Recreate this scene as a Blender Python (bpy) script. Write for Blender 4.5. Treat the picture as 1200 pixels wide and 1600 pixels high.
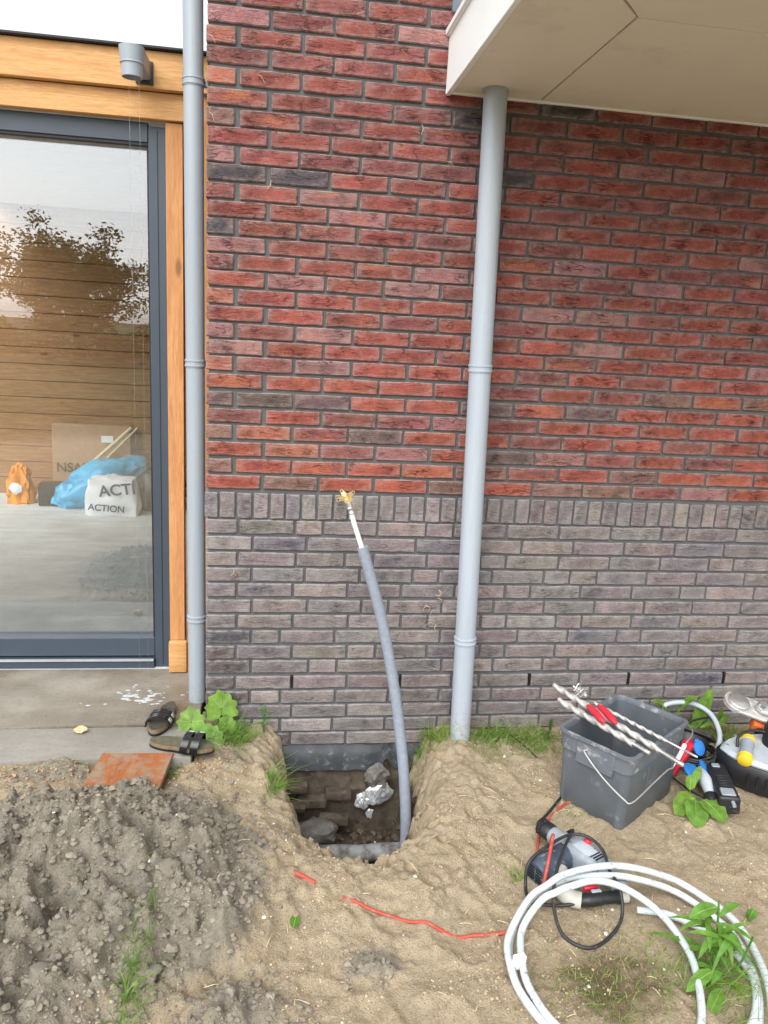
import bpy, bmesh, math, random
import numpy as np
from mathutils import Vector, Matrix, Euler, noise as mnoise

for o in list(bpy.data.objects): bpy.data.objects.remove(o, do_unlink=True)
scene = bpy.context.scene
COL = scene.collection
R = math.radians
rng = random.Random(7)

# ------------------------------------------------------------------ camera
cam_data = bpy.data.cameras.new('camera')
cam = bpy.data.objects.new('camera', cam_data); COL.objects.link(cam)
cam_data.sensor_fit = 'VERTICAL'; cam_data.sensor_height = 36.0; cam_data.lens = 27.0
cam_data.clip_start = 0.05; cam_data.clip_end = 900
FW = Vector((0.1431, 0.9636, -0.2258)).normalized()
UP0 = Vector((-0.0222, 0.2312, 0.9726))
RT = FW.cross(UP0).normalized(); UP = RT.cross(FW)
m = Matrix((RT, UP, -FW)).transposed().to_4x4(); m.translation = Vector((0.2626, -3.0142, 1.6838))
cam.matrix_world = m
scene.camera = cam

# ------------------------------------------------------------------ sky, sun, exposure
SUN_EL, SUN_AZ = 47.0, 208.0          # azimuth clockwise from +Y : the sun stands behind the camera, a little left
world = bpy.data.worlds.new('World'); scene.world = world; world.use_nodes = True
wn = world.node_tree; wn.nodes.clear()
sky = wn.nodes.new('ShaderNodeTexSky'); sky.sky_type = 'NISHITA'; sky.sun_disc = False
sky.sun_elevation = R(SUN_EL); sky.sun_rotation = R(SUN_AZ); sky.air_density = 1.0; sky.dust_density = 2.0; sky.ozone_density = 1.0
hs = wn.nodes.new('ShaderNodeHueSaturation'); hs.inputs['Saturation'].default_value = 0.14
bg = wn.nodes.new('ShaderNodeBackground'); bg.inputs['Strength'].default_value = 0.15
wo = wn.nodes.new('ShaderNodeOutputWorld')
wn.links.new(sky.outputs[0], hs.inputs['Color']); wn.links.new(hs.outputs[0], bg.inputs[0]); wn.links.new(bg.outputs[0], wo.inputs[0])
sd = bpy.data.lights.new('sun', 'SUN'); sd.energy = 1.5; sd.angle = R(60); sd.color = (1.0, 0.98, 0.95)
sun = bpy.data.objects.new('sun', sd); COL.objects.link(sun)
sdir = Vector((math.sin(R(SUN_AZ))*math.cos(R(SUN_EL)), math.cos(R(SUN_AZ))*math.cos(R(SUN_EL)), math.sin(R(SUN_EL))))
sun.rotation_euler = sdir.to_track_quat('Z', 'Y').to_euler()
scene.view_settings.view_transform = 'Standard'; scene.view_settings.look = 'None'
scene.view_settings.exposure = 1.0; scene.view_settings.gamma = 1.0; scene.view_settings.use_curve_mapping = False
scene.render.engine = 'CYCLES'
scene.cycles.max_bounces = 8; scene.cycles.transparent_max_bounces = 12

# ------------------------------------------------------------------ materials
class NT:
    def __init__(s, name):
        s.m = bpy.data.materials.new(name); s.m.use_nodes = True; s.t = s.m.node_tree; s.t.nodes.clear()
        s.out = s.t.nodes.new('ShaderNodeOutputMaterial')
    def n(s, typ, ins=None, **kw):
        nd = s.t.nodes.new(typ)
        for k, v in kw.items(): setattr(nd, k, v)
        for k, v in (ins or {}).items(): s.set(nd.inputs[k], v)
        return nd
    def set(s, sock, v):
        if isinstance(v, bpy.types.NodeSocket): s.t.links.new(v, sock)
        elif isinstance(v, (tuple, list)) and len(v) == 3 and sock.type == 'RGBA': sock.default_value = (*v, 1)
        else: sock.default_value = v
    def mix(s, fac, a, b, blend='MIX'):
        nd = s.n('ShaderNodeMix', data_type='RGBA', blend_type=blend)
        s.set(nd.inputs[0], fac); s.set(nd.inputs[6], a); s.set(nd.inputs[7], b); return nd.outputs[2]
    def math(s, op, a, b=0.0, c=0.0):
        nd = s.n('ShaderNodeMath', operation=op); s.set(nd.inputs[0], a); s.set(nd.inputs[1], b); s.set(nd.inputs[2], c); return nd.outputs[0]
    def ramp(s, v, p):
        nd = s.n('ShaderNodeValToRGB'); el = nd.color_ramp.elements
        while len(el) < len(p): el.new(0.5)
        for e, (q, c) in zip(el, p): e.position = q; e.color = (c, c, c, 1) if not isinstance(c, tuple) else (*c, 1)
        s.set(nd.inputs[0], v); return nd.outputs[0]
    def noise(s, vec, scale, detail=4, rough=0.55, dist=0.0):
        return s.n('ShaderNodeTexNoise', {'Vector': vec, 'Scale': scale, 'Detail': detail, 'Roughness': rough, 'Distortion': dist}).outputs['Fac']
    def coords(s, scale=(1, 1, 1), rnd=False, kind='Object'):
        v = s.n('ShaderNodeTexCoord').outputs[kind]
        if rnd:
            r = s.n('ShaderNodeObjectInfo').outputs['Random']
            v = s.n('ShaderNodeVectorMath', {0: v, 1: s.n('ShaderNodeCombineXYZ', {0: s.math('MULTIPLY', r, 37.0), 1: s.math('MULTIPLY', r, 91.0), 2: s.math('MULTIPLY', r, 53.0)}).outputs[0]}, operation='ADD').outputs[0]
        if scale != (1, 1, 1): v = s.n('ShaderNodeMapping', {'Vector': v, 'Scale': scale}).outputs[0]
        return v
    def bump(s, h, strength=0.3, dist=0.01, normal=None):
        nd = s.n('ShaderNodeBump', {'Height': h, 'Strength': strength, 'Distance': dist})
        if normal is not None: s.set(nd.inputs['Normal'], normal)
        return nd.outputs[0]
    def bsdf(s, color, rough=0.6, metal=0.0, normal=None, **kw):
        b = s.n('ShaderNodeBsdfPrincipled', {'Base Color': color, 'Roughness': rough, 'Metallic': metal})
        for k, v in kw.items(): s.set(b.inputs[k.replace('_', ' ')], v)
        if normal is not None: s.set(b.inputs['Normal'], normal)
        return b.outputs[0]
    def done(s, shader): s.t.links.new(shader, s.out.inputs[0]); return s.m

def dk(c, k): return tuple(x*k for x in c)
def simple(name, col, rough=0.5, metal=0.0, var=0.12, scale=25, bump=0.08, bscale=150, dirt=None, rnd=True, aniso=(1, 1, 1), **kw):
    N = NT(name); v = N.coords(aniso, rnd)
    a = N.noise(v, scale, 5)
    c = N.mix(N.ramp(a, [(0.3, 0.0), (0.7, 1.0)]), dk(col, 1-var), dk(col, 1+var))
    rr = rough
    if dirt:
        dcol, lo, dsc = dirt
        f = N.ramp(N.noise(v, dsc, 6, 0.65), [(lo, 0.0), (lo+0.16, 1.0)])
        c = N.mix(f, c, dcol); rr = N.math('MULTIPLY_ADD', f, 0.3*(1-rough), rough)
    nm = N.bump(N.noise(v, bscale, 3), bump, 0.003) if bump else None
    return N.done(N.bsdf(c, rr, metal, nm, **kw))

def brick_material(name, crease=1.0, patch=(0.42, 0.15, 0.07), haze=(0.36, 0.27, 0.25)):
    N = NT(name)
    oi = N.n('ShaderNodeObjectInfo'); base = oi.outputs['Color']
    v = N.coords((1, 1, 1), True)
    va = N.n('ShaderNodeMapping', {'Vector': v, 'Scale': (0.42, 1, 1.7), 'Rotation': (0, 0.22, 0)}).outputs[0]
    big = N.noise(v, 14, 4)
    c = N.mix(N.ramp(big, [(0.3, 0.0), (0.7, 1.0)]), N.mix(1.0, base, (0.68, 0.66, 0.68), 'MULTIPLY'), N.mix(1.0, base, (1.28, 1.2, 1.15), 'MULTIPLY'))
    pf = N.ramp(N.noise(va, 9, 3, 0.5, 0.6), [(0.62, 0.0), (0.72, 1.0)])
    c = N.mix(N.math('MULTIPLY', pf, 0.55), c, patch)
    fine = N.noise(v, 240, 3, 0.6)
    c = N.mix(N.ramp(fine, [(0.36, 0.75), (0.5, 0.0)]), c, N.mix(1.0, c, (0.55, 0.52, 0.5), 'MULTIPLY'))
    # folds of a hand-moulded face, crease tone and shade painted into the colour
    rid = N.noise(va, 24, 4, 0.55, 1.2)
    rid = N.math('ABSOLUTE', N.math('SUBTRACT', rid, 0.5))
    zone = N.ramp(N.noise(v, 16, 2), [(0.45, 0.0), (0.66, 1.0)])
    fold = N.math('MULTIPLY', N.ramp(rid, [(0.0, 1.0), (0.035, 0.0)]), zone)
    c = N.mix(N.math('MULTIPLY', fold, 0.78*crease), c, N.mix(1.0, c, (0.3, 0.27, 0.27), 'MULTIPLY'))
    c = N.mix(N.ramp(N.noise(v, 120, 5, 0.7), [(0.54, 0.0), (0.7, 0.4)]), c, N.mix(1.0, c, (1.7, 1.75, 1.7), 'MULTIPLY'))
    # lime haze along the edges and in drifts
    ed = N.n('ShaderNodeAttribute', attribute_name='edge').outputs['Fac']
    hz = N.math('MULTIPLY', N.ramp(ed, [(0.2, 0.0), (0.75, 1.0)]), N.ramp(N.noise(v, 45, 4), [(0.32, 0.1), (0.62, 0.85)]))
    hz2 = N.math('MULTIPLY', N.ramp(N.noise(v, 22, 6, 0.7), [(0.56, 0.0), (0.75, 1.0)]), 0.4)
    c = N.mix(N.math('MAXIMUM', hz, hz2), c, haze)
    h = N.math('ADD', N.math('MULTIPLY', N.noise(va, 60, 5, 0.62, 0.8), 0.8), N.math('MULTIPLY', N.noise(v, 330, 2), 0.25))
    h = N.math('SUBTRACT', h, N.math('MULTIPLY', fold, 0.55*crease))
    return N.done(N.bsdf(c, 0.88, 0, N.bump(h, 1.0, 0.008), Specular_IOR_Level=0.25))

def soil_material():
    N = NT('soil')
    v = N.coords(kind='Object')
    at = N.n('ShaderNodeAttribute', attribute_name='soil')
    sep = N.n('ShaderNodeSeparateColor', {'Color': at.outputs['Color']})
    clay, dark, moss = sep.outputs[0], sep.outputs[1], sep.outputs[2]
    n1 = N.noise(v, 5, 6, 0.6); n2 = N.noise(v, 22, 6, 0.65); n3 = N.noise(v, 160, 4, 0.7); n4 = N.noise(v, 520, 2, 0.6)
    sand = N.mix(N.ramp(n1, [(0.3, 0.0), (0.7, 1.0)]), (0.415, 0.335, 0.225), (0.53, 0.44, 0.31))
    sand = N.mix(N.ramp(n2, [(0.35, 0.55), (0.52, 0.0)]), sand, (0.33, 0.25, 0.16))
    cl = N.mix(N.ramp(n2, [(0.3, 0.0), (0.65, 1.0)]), (0.215, 0.19, 0.15), (0.355, 0.318, 0.25))
    cl = N.mix(N.ramp(N.noise(v, 9, 4, 0.6), [(0.57, 0.0), (0.68, 0.75)]), cl, (0.19, 0.185, 0.165))
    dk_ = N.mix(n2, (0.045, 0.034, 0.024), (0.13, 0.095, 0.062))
    ms = N.mix(N.ramp(n2, [(0.35, 0.0), (0.65, 1.0)]), (0.09, 0.075, 0.035), (0.20, 0.16, 0.095))
    brk = N.math('MULTIPLY_ADD', N.math('SUBTRACT', n2, 0.5), 1.1, 0.0)
    def soft(a): return N.ramp(N.math('ADD', a, brk), [(0.32, 0.0), (0.62, 1.0)])
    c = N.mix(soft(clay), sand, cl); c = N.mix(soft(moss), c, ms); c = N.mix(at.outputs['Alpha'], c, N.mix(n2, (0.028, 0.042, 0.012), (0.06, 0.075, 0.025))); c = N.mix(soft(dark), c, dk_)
    c = N.mix(N.ramp(n3, [(0.34, 0.7), (0.48, 0.0)]), c, N.mix(1.0, c, (0.5, 0.47, 0.45), 'MULTIPLY'))
    c = N.mix(N.ramp(n4, [(0.52, 0.0), (0.72, 0.5)]), c, N.mix(1.0, c, (1.5, 1.45, 1.4), 'MULTIPLY'))
    h = N.math('ADD', N.math('MULTIPLY', n3, 0.7), N.math('MULTIPLY', n4, 0.3))
    return N.done(N.bsdf(c, 0.95, 0, N.bump(h, 1.0, 0.014), Specular_IOR_Level=0.15))

def concrete_material(name, lo, hi, wet=False, lines=False):
    N = NT(name); v = N.coords()
    a = N.noise(v, 3.5, 7, 0.62); b = N.noise(v, 60, 4, 0.6); s = N.noise(N.n('ShaderNodeMapping', {'Vector': v, 'Scale': (1.2, 6, 1)}).outputs[0], 2.0, 5, 0.6)
    c = N.mix(N.ramp(a, [(0.3, 0.0), (0.7, 1.0)]), lo, hi)
    c = N.mix(N.ramp(s, [(0.45, 0.0), (0.7, 0.5)]), c, dk(hi, 1.25))
    c = N.mix(N.ramp(b, [(0.3, 0.35), (0.5, 0.0)]), c, dk(lo, 0.7))
    rough = 0.8
    if wet:
        w = N.ramp(N.noise(v, 2.6, 5, 0.6), [(0.38, 1.0), (0.6, 0.0)])
        c = N.mix(N.math('MULTIPLY', w, 0.75), c, N.mix(1.0, c, (0.58, 0.5, 0.4), 'MULTIPLY'))
        rough = N.math('MULTIPLY_ADD', w, -0.55, 0.78)
    return N.done(N.bsdf(c, rough, 0, N.bump(b, 0.25, 0.003), Specular_IOR_Level=0.4))

def wood_material(name, lo, hi, axis='X', knots=True, rough=0.62, dirt=None):
    N = NT(name)
    sc = {'X': (0.6, 9, 9), 'Z': (9, 9, 0.6), 'Y': (9, 0.6, 9)}[axis]
    v0 = N.coords((1, 1, 1), True)
    v = N.n('ShaderNodeMapping', {'Vector': v0, 'Scale': sc}).outputs[0]
    g = N.noise(v, 5.5, 5, 0.6, 1.2); f = N.noise(v, 34, 3, 0.6, 0.4)
    c = N.mix(N.ramp(g, [(0.3, 0.0), (0.7, 1.0)]), lo, hi)
    c = N.mix(N.ramp(f, [(0.35, 0.45), (0.55, 0.0)]), c, dk(lo, 0.72))
    if knots:
        vk = N.n('ShaderNodeMapping', {'Vector': v0, 'Scale': {'X': (2.2, 6, 6), 'Z': (6, 6, 2.2), 'Y': (6, 2.2, 6)}[axis]}).outputs[0]
        k = N.n('ShaderNodeTexVoronoi', {'Vector': vk, 'Scale': 1.25}).outputs['Distance']
        c = N.mix(N.ramp(k, [(0.055, 0.75), (0.13, 0.0)]), c, dk(lo, 0.35))
    if dirt:
        d = N.ramp(N.noise(v0, dirt[1], 6, 0.7), [(dirt[2], 0.0), (dirt[2]+0.15, 0.9)])
        c = N.mix(d, c, dirt[0])
    return N.done(N.bsdf(c, rough, 0, N.bump(f, 0.25, 0.002), Specular_IOR_Level=0.35))

def leaf_material(name, col, tr=0.35):
    N = NT(name); v = N.coords((1, 1, 1), False)
    n = N.noise(v, 30, 4)
    c = N.mix(N.ramp(n, [(0.3, 0.0), (0.7, 1.0)]), dk(col, 0.65), dk(col, 1.3))
    rd = N.n('ShaderNodeObjectInfo').outputs['Random']
    c = N.mix(N.math('MULTIPLY', rd, 0.6), c, N.mix(1.0, c, (1.35, 1.15, 0.9), 'MULTIPLY'))
    c = N.mix(N.ramp(N.noise(v, 90, 5, 0.7), [(0.62, 0.0), (0.7, 0.5)]), c, (0.22, 0.20, 0.07))
    p = N.bsdf(c, 0.5, 0, None, Specular_IOR_Level=0.35)
    t = N.n('ShaderNodeBsdfTranslucent', {'Color': N.mix(1.0, c, (1.25, 1.3, 0.7), 'MULTIPLY')}).outputs[0]
    mx = N.n('ShaderNodeMixShader', {0: tr, 1: p, 2: t}).outputs[0]
    return N.done(mx)

def glass_material():
    N = NT('window_glass')
    fr = N.n('ShaderNodeFresnel', {'IOR': 1.5}).outputs[0]
    fac = N.math('MULTIPLY_ADD', fr, 1.2, 0.10)
    t = N.n('ShaderNodeBsdfTransparent', {'Color': (0.96, 0.98, 0.975, 1)}).outputs[0]
    g = N.n('ShaderNodeBsdfGlossy', {'Color': (0.95, 0.97, 1.0, 1), 'Roughness': 0.003}).outputs[0]
    return N.done(N.n('ShaderNodeMixShader', {0: fac, 1: t, 2: g}).outputs[0])

M = {}
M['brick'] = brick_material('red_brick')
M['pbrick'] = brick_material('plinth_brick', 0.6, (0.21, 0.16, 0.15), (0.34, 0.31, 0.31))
def mortar_material():
    N = NT('mortar'); v = N.coords()
    a = N.noise(v, 6, 5); b = N.noise(v, 240, 3, 0.7)
    c = N.mix(a, (0.098, 0.104, 0.105), (0.158, 0.165, 0.165)); c = N.mix(N.ramp(b, [(0.3, 0.5), (0.55, 0.0)]), c, (0.07, 0.072, 0.072))
    c = N.mix(N.ramp(N.noise(v, 30, 5, 0.7), [(0.6, 0.0), (0.75, 0.35)]), c, (0.26, 0.26, 0.25))
    return N.done(N.bsdf(c, 0.95, 0, N.bump(b, 0.6, 0.004), Specular_IOR_Level=0.15))
M['mortar'] = mortar_material()
M['soil'] = soil_material()
M['slab'] = concrete_material('slab_concrete', (0.175, 0.155, 0.122), (0.27, 0.25, 0.21), wet=True)
M['slab2'] = concrete_material('apron_concrete', (0.215, 0.20, 0.175), (0.29, 0.275, 0.245))
M['floor'] = concrete_material('screed_floor', (0.44, 0.46, 0.46), (0.60, 0.62, 0.61))
M['larch'] = wood_material('larch_horizontal', (0.50, 0.25, 0.085), (0.68, 0.40, 0.17), 'X', False)
M['larchv'] = wood_material('larch_vertical', (0.46, 0.20, 0.075), (0.62, 0.32, 0.13), 'Z', True)
M['plank'] = wood_material('interior_plank', (0.26, 0.125, 0.055), (0.43, 0.235, 0.105), 'X', True)
M['board'] = wood_material('board_wood', (0.27, 0.088, 0.030), (0.40, 0.15, 0.05), 'Y', False, 0.75, ((0.27, 0.215, 0.155), 13, 0.45))
M['anthracite'] = simple('anthracite_frame', (0.045, 0.062, 0.085), 0.42, 0, 0.06, 8, 0.03, 400)
M['gasket'] = simple('black_gasket', (0.008, 0.009, 0.011), 0.6)
M['alu'] = simple('aluminium_track', (0.62, 0.66, 0.68), 0.35, 0.7, 0.05)
M['glass'] = glass_material()
def pvc_material(name, col, streak):
    N = NT(name); v = N.coords(); vs = N.n('ShaderNodeMapping', {'Vector': v, 'Scale': (7, 7, 0.45)}).outputs[0]
    c = N.mix(N.ramp(N.noise(vs, 4, 5), [(0.35, 0.0), (0.7, 1.0)]), dk(col, 0.95), dk(col, 1.04))
    c = N.mix(N.ramp(N.noise(vs, 7, 6, 0.7), [(0.58, 0.0), (0.72, 0.7)]), c, streak)
    c = N.mix(N.ramp(N.noise(v, 130, 4, 0.7), [(0.62, 0.0), (0.72, 0.5)]), c, dk(streak, 0.8))
    z = N.n('ShaderNodeSeparateXYZ', {0: v}).outputs[2]
    f = N.math('SUBTRACT', N.noise(v, 55, 6, 0.7), N.math('MULTIPLY', z, 0.55))
    c = N.mix(N.ramp(f, [(0.47, 0.0), (0.58, 0.85)]), c, (0.33, 0.27, 0.19))
    return N.done(N.bsdf(c, 0.38, 0, N.bump(N.noise(v, 60, 3), 0.04, 0.003)))
M['pvc'] = pvc_material('grey_pvc', (0.30, 0.34, 0.375), (0.25, 0.275, 0.29))
M['pvc2'] = pvc_material('grey_pvc_pale', (0.37, 0.42, 0.475), (0.31, 0.34, 0.365))
M['cream'] = simple('cream_panel', (0.74, 0.715, 0.61), 0.5, 0, 0.04, 3, 0.03, 200, ((0.62, 0.59, 0.49), 0.56, 3.5))
M['whitepanel'] = simple('white_fascia', (0.84, 0.885, 0.88), 0.45, 0, 0.03, 4, 0.02, 100)
M['lead'] = simple('lead_grey', (0.11, 0.135, 0.16), 0.55, 0, 0.2)
M['bitumen'] = simple('bitumen', (0.036, 0.041, 0.047), 0.6, 0, 0.3, 18, 0.4, 60, ((0.19, 0.19, 0.185), 0.56, 26))
M['foil'] = simple('foil', (0.62, 0.65, 0.66), 0.36, 0.45, 0.2, 30, 0.5, 60)
M['greyplaster'] = simple('wet_cement', (0.12, 0.115, 0.10), 0.75, 0, 0.35, 20, 0.8, 60, ((0.20, 0.19, 0.17), 0.55, 30))
M['found'] = simple('foundation_stone', (0.075, 0.058, 0.042), 0.95, 0, 0.5, 22, 1.0, 60, ((0.14, 0.11, 0.078), 0.52, 16))
M['stubpipe'] = simple('dirty_grey_pipe', (0.22, 0.235, 0.24), 0.6, 0, 0.25, 20, 0.3, 80, ((0.10, 0.08, 0.06), 0.47, 18))
M['whitepipe'] = simple('white_pipe', (0.66, 0.70, 0.70), 0.34, 0, 0.03, 10, 0.0, 100, ((0.20, 0.16, 0.11), 0.72, 60))
M['coilpipe'] = simple('white_coil_pipe', (0.56, 0.62, 0.645), 0.35, 0, 0.06, 10, 0.0, 100, ((0.17, 0.14, 0.10), 0.575, 30))
M['sleeve'] = simple('foam_sleeve', (0.235, 0.265, 0.32), 0.75, 0, 0.12, 60, 0.4, 400, ((0.17, 0.18, 0.2), 0.6, 30))
M['brass'] = simple('brass', (0.90, 0.76, 0.46), 0.3, 0.85, 0.1, 30, 0.05)
M['steel'] = simple('steel', (0.58, 0.58, 0.57), 0.38, 0.85, 0.15, 40, 0.1)
M['dustysteel'] = simple('dusty_steel', (0.50, 0.49, 0.47), 0.55, 0.45, 0.25, 60, 0.2, 200, ((0.68, 0.66, 0.62), 0.5, 35))
M['bucket'] = simple('grey_bucket_plastic', (0.10, 0.115, 0.132), 0.5, 0, 0.12, 9, 0.08, 120, ((0.27, 0.275, 0.275), 0.60, 14))
M['bucketrim'] = simple('bucket_rim_plastic', (0.12, 0.135, 0.155), 0.5, 0, 0.12, 9, 0.08, 120, ((0.40, 0.41, 0.41), 0.55, 20))
M['redplastic'] = simple('red_plastic', (0.62, 0.025, 0.045), 0.4)
M['blueplastic'] = simple('blue_plastic', (0.02, 0.17, 0.50), 0.4)
M['blackplastic'] = simple('black_plastic', (0.014, 0.015, 0.017), 0.45, 0, 0.2, 20, 0.08, 120, ((0.075, 0.072, 0.065), 0.62, 18))
M['blackcable'] = simple('black_cable', (0.02, 0.021, 0.023), 0.5, 0, 0.2, 20, 0.05, 120, ((0.12, 0.105, 0.085), 0.58, 40))
M['redcable'] = simple('red_cable', (0.44, 0.06, 0.038), 0.6, 0, 0.2, 30, 0.2, 120, ((0.36, 0.16, 0.10), 0.52, 24))
M['toolgrey'] = simple('tool_grey', (0.27, 0.31, 0.35), 0.5, 0, 0.1, 20, 0.06, 120, ((0.44, 0.44, 0.42), 0.58, 26))
M['toolblue'] = simple('tool_dusty_navy', (0.055, 0.075, 0.11), 0.55, 0, 0.2, 20, 0.06, 120, ((0.30, 0.31, 0.32), 0.56, 40))
M['toolcream'] = simple('tool_cream', (0.48, 0.47, 0.41), 0.55)
M['yellow'] = simple('yellow_plastic', (0.75, 0.50, 0.03), 0.45)
M['orange'] = simple('orange_plastic', (0.62, 0.14, 0.03), 0.45, 0, 0.15, 20, 0.05, 100, ((0.1, 0.09, 0.08), 0.58, 30))
M['lightgrey'] = simple('light_grey_plastic', (0.42, 0.47, 0.52), 0.5, 0, 0.1, 20, 0.06, 120, ((0.3, 0.28, 0.24), 0.66, 20))
M['cork'] = simple('cork', (0.20, 0.145, 0.085), 0.85, 0, 0.25, 80, 0.3, 200)
M['insole'] = simple('worn_insole', (0.055, 0.05, 0.038), 0.75, 0, 0.35, 40, 0.2, 100)
M['insole2'] = simple('mossy_insole', (0.095, 0.093, 0.06), 0.8, 0, 0.35, 40, 0.2, 100)
M['leather'] = simple('black_leather', (0.009, 0.01, 0.013), 0.25, 0, 0.2, 40, 0.1, 120)
M['leaf'] = leaf_material('leaf_bright', (0.15, 0.295, 0.05))
M['leaf2'] = leaf_material('leaf_mid', (0.095, 0.235, 0.045))
M['leaf3'] = leaf_material('leaf_fresh', (0.125, 0.275, 0.045))
M['vein'] = leaf_material('leaf_vein', (0.26, 0.40, 0.11), 0.2)
M['grass'] = leaf_material('grass_blade', (0.165, 0.30, 0.05), 0.3)
M['drygrass'] = leaf_material('dry_grass', (0.33, 0.27, 0.13), 0.2)
M['treeleaf'] = leaf_material('tree_leaf', (0.085, 0.105, 0.025), 0.3)
M['bark'] = simple('bark', (0.07, 0.05, 0.035), 0.9, 0, 0.3, 12, 0.6, 40)
M['clod'] = simple('clay_clod', (0.225, 0.197, 0.152), 0.95, 0, 0.4, 5, 0.8, 160, ((0.19, 0.175, 0.145), 0.52, 6))
M['sandclod'] = simple('sand_clod', (0.45, 0.355, 0.235), 0.95, 0, 0.25, 30, 0.6, 160)
M['shell'] = simple('white_shell', (0.72, 0.71, 0.66), 0.6)
M['straw'] = simple('straw', (0.60, 0.50, 0.32), 0.7)
M['shaving'] = simple('wood_shaving', (0.40, 0.25, 0.13), 0.75, 0, 0.3, 50)
M['woodchip'] = simple('pale_wood_chip', (0.62, 0.46, 0.26), 0.7, 0, 0.2, 60)
M['card'] = simple('cardboard', (0.40, 0.25, 0.15), 0.8, 0, 0.08)
M['print'] = simple('brown_print', (0.10, 0.05, 0.03), 0.8)
M['navyprint'] = simple('navy_print', (0.02, 0.035, 0.12), 0.6)
M['orangebag'] = simple('orange_bag', (0.72, 0.26, 0.015), 0.4, 0, 0.15, 10)
M['bluebag'] = simple('blue_film', (0.05, 0.40, 0.66), 0.25, 0, 0.2, 8, 0.2, 30)
M['whitebag'] = simple('white_bag', (0.72, 0.74, 0.76), 0.4, 0, 0.06, 8, 0.15, 30)
M['blackbag'] = simple('black_bag', (0.015, 0.016, 0.02), 0.35, 0, 0.2, 8, 0.2, 30)
M['ceil'] = simple('ceiling_board', (0.62, 0.60, 0.56), 0.7, 0, 0.04)
M['foam'] = simple('painted_glint', (0.42, 0.43, 0.43), 0.25, 0, 0.08, 60)  # pale base colour stands in for sky glints on the wet splashes
def water_material():
    N = NT('water'); return N.done(N.bsdf((0.85, 0.9, 0.92), 0.02, 0, None, Transmission_Weight=0.9, IOR=1.33))
M['water'] = water_material()

# ------------------------------------------------------------------ mesh building
def link(o, parent=None):
    COL.objects.link(o)
    if parent is not None: o.parent = parent
    return o
def tag(o, label=None, cat=None, group=None, kind=None):
    if label: o['label'] = label
    if cat: o['category'] = cat
    if group: o['group'] = group
    if kind: o['kind'] = kind
    return o
def empty(name, loc, label, cat, group=None):
    o = bpy.data.objects.new(name, None); o.empty_display_size = 0.05; o.location = loc; link(o)
    return tag(o, label, cat, group)
def crom(pts, n=8):
    P = [Vector(p) for p in pts]; P = [P[0]*2-P[1]] + P + [P[-1]*2-P[-2]]; out = []
    for i in range(1, len(P)-2):
        a, b, c, d = P[i-1:i+3]
        for k in range(n):
            t = k/n; out.append(0.5*((2*b)+(c-a)*t+(2*a-5*b+4*c-d)*t*t+(3*b-a-3*c+d)*t**3))
    out.append(P[-2]); return out

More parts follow.
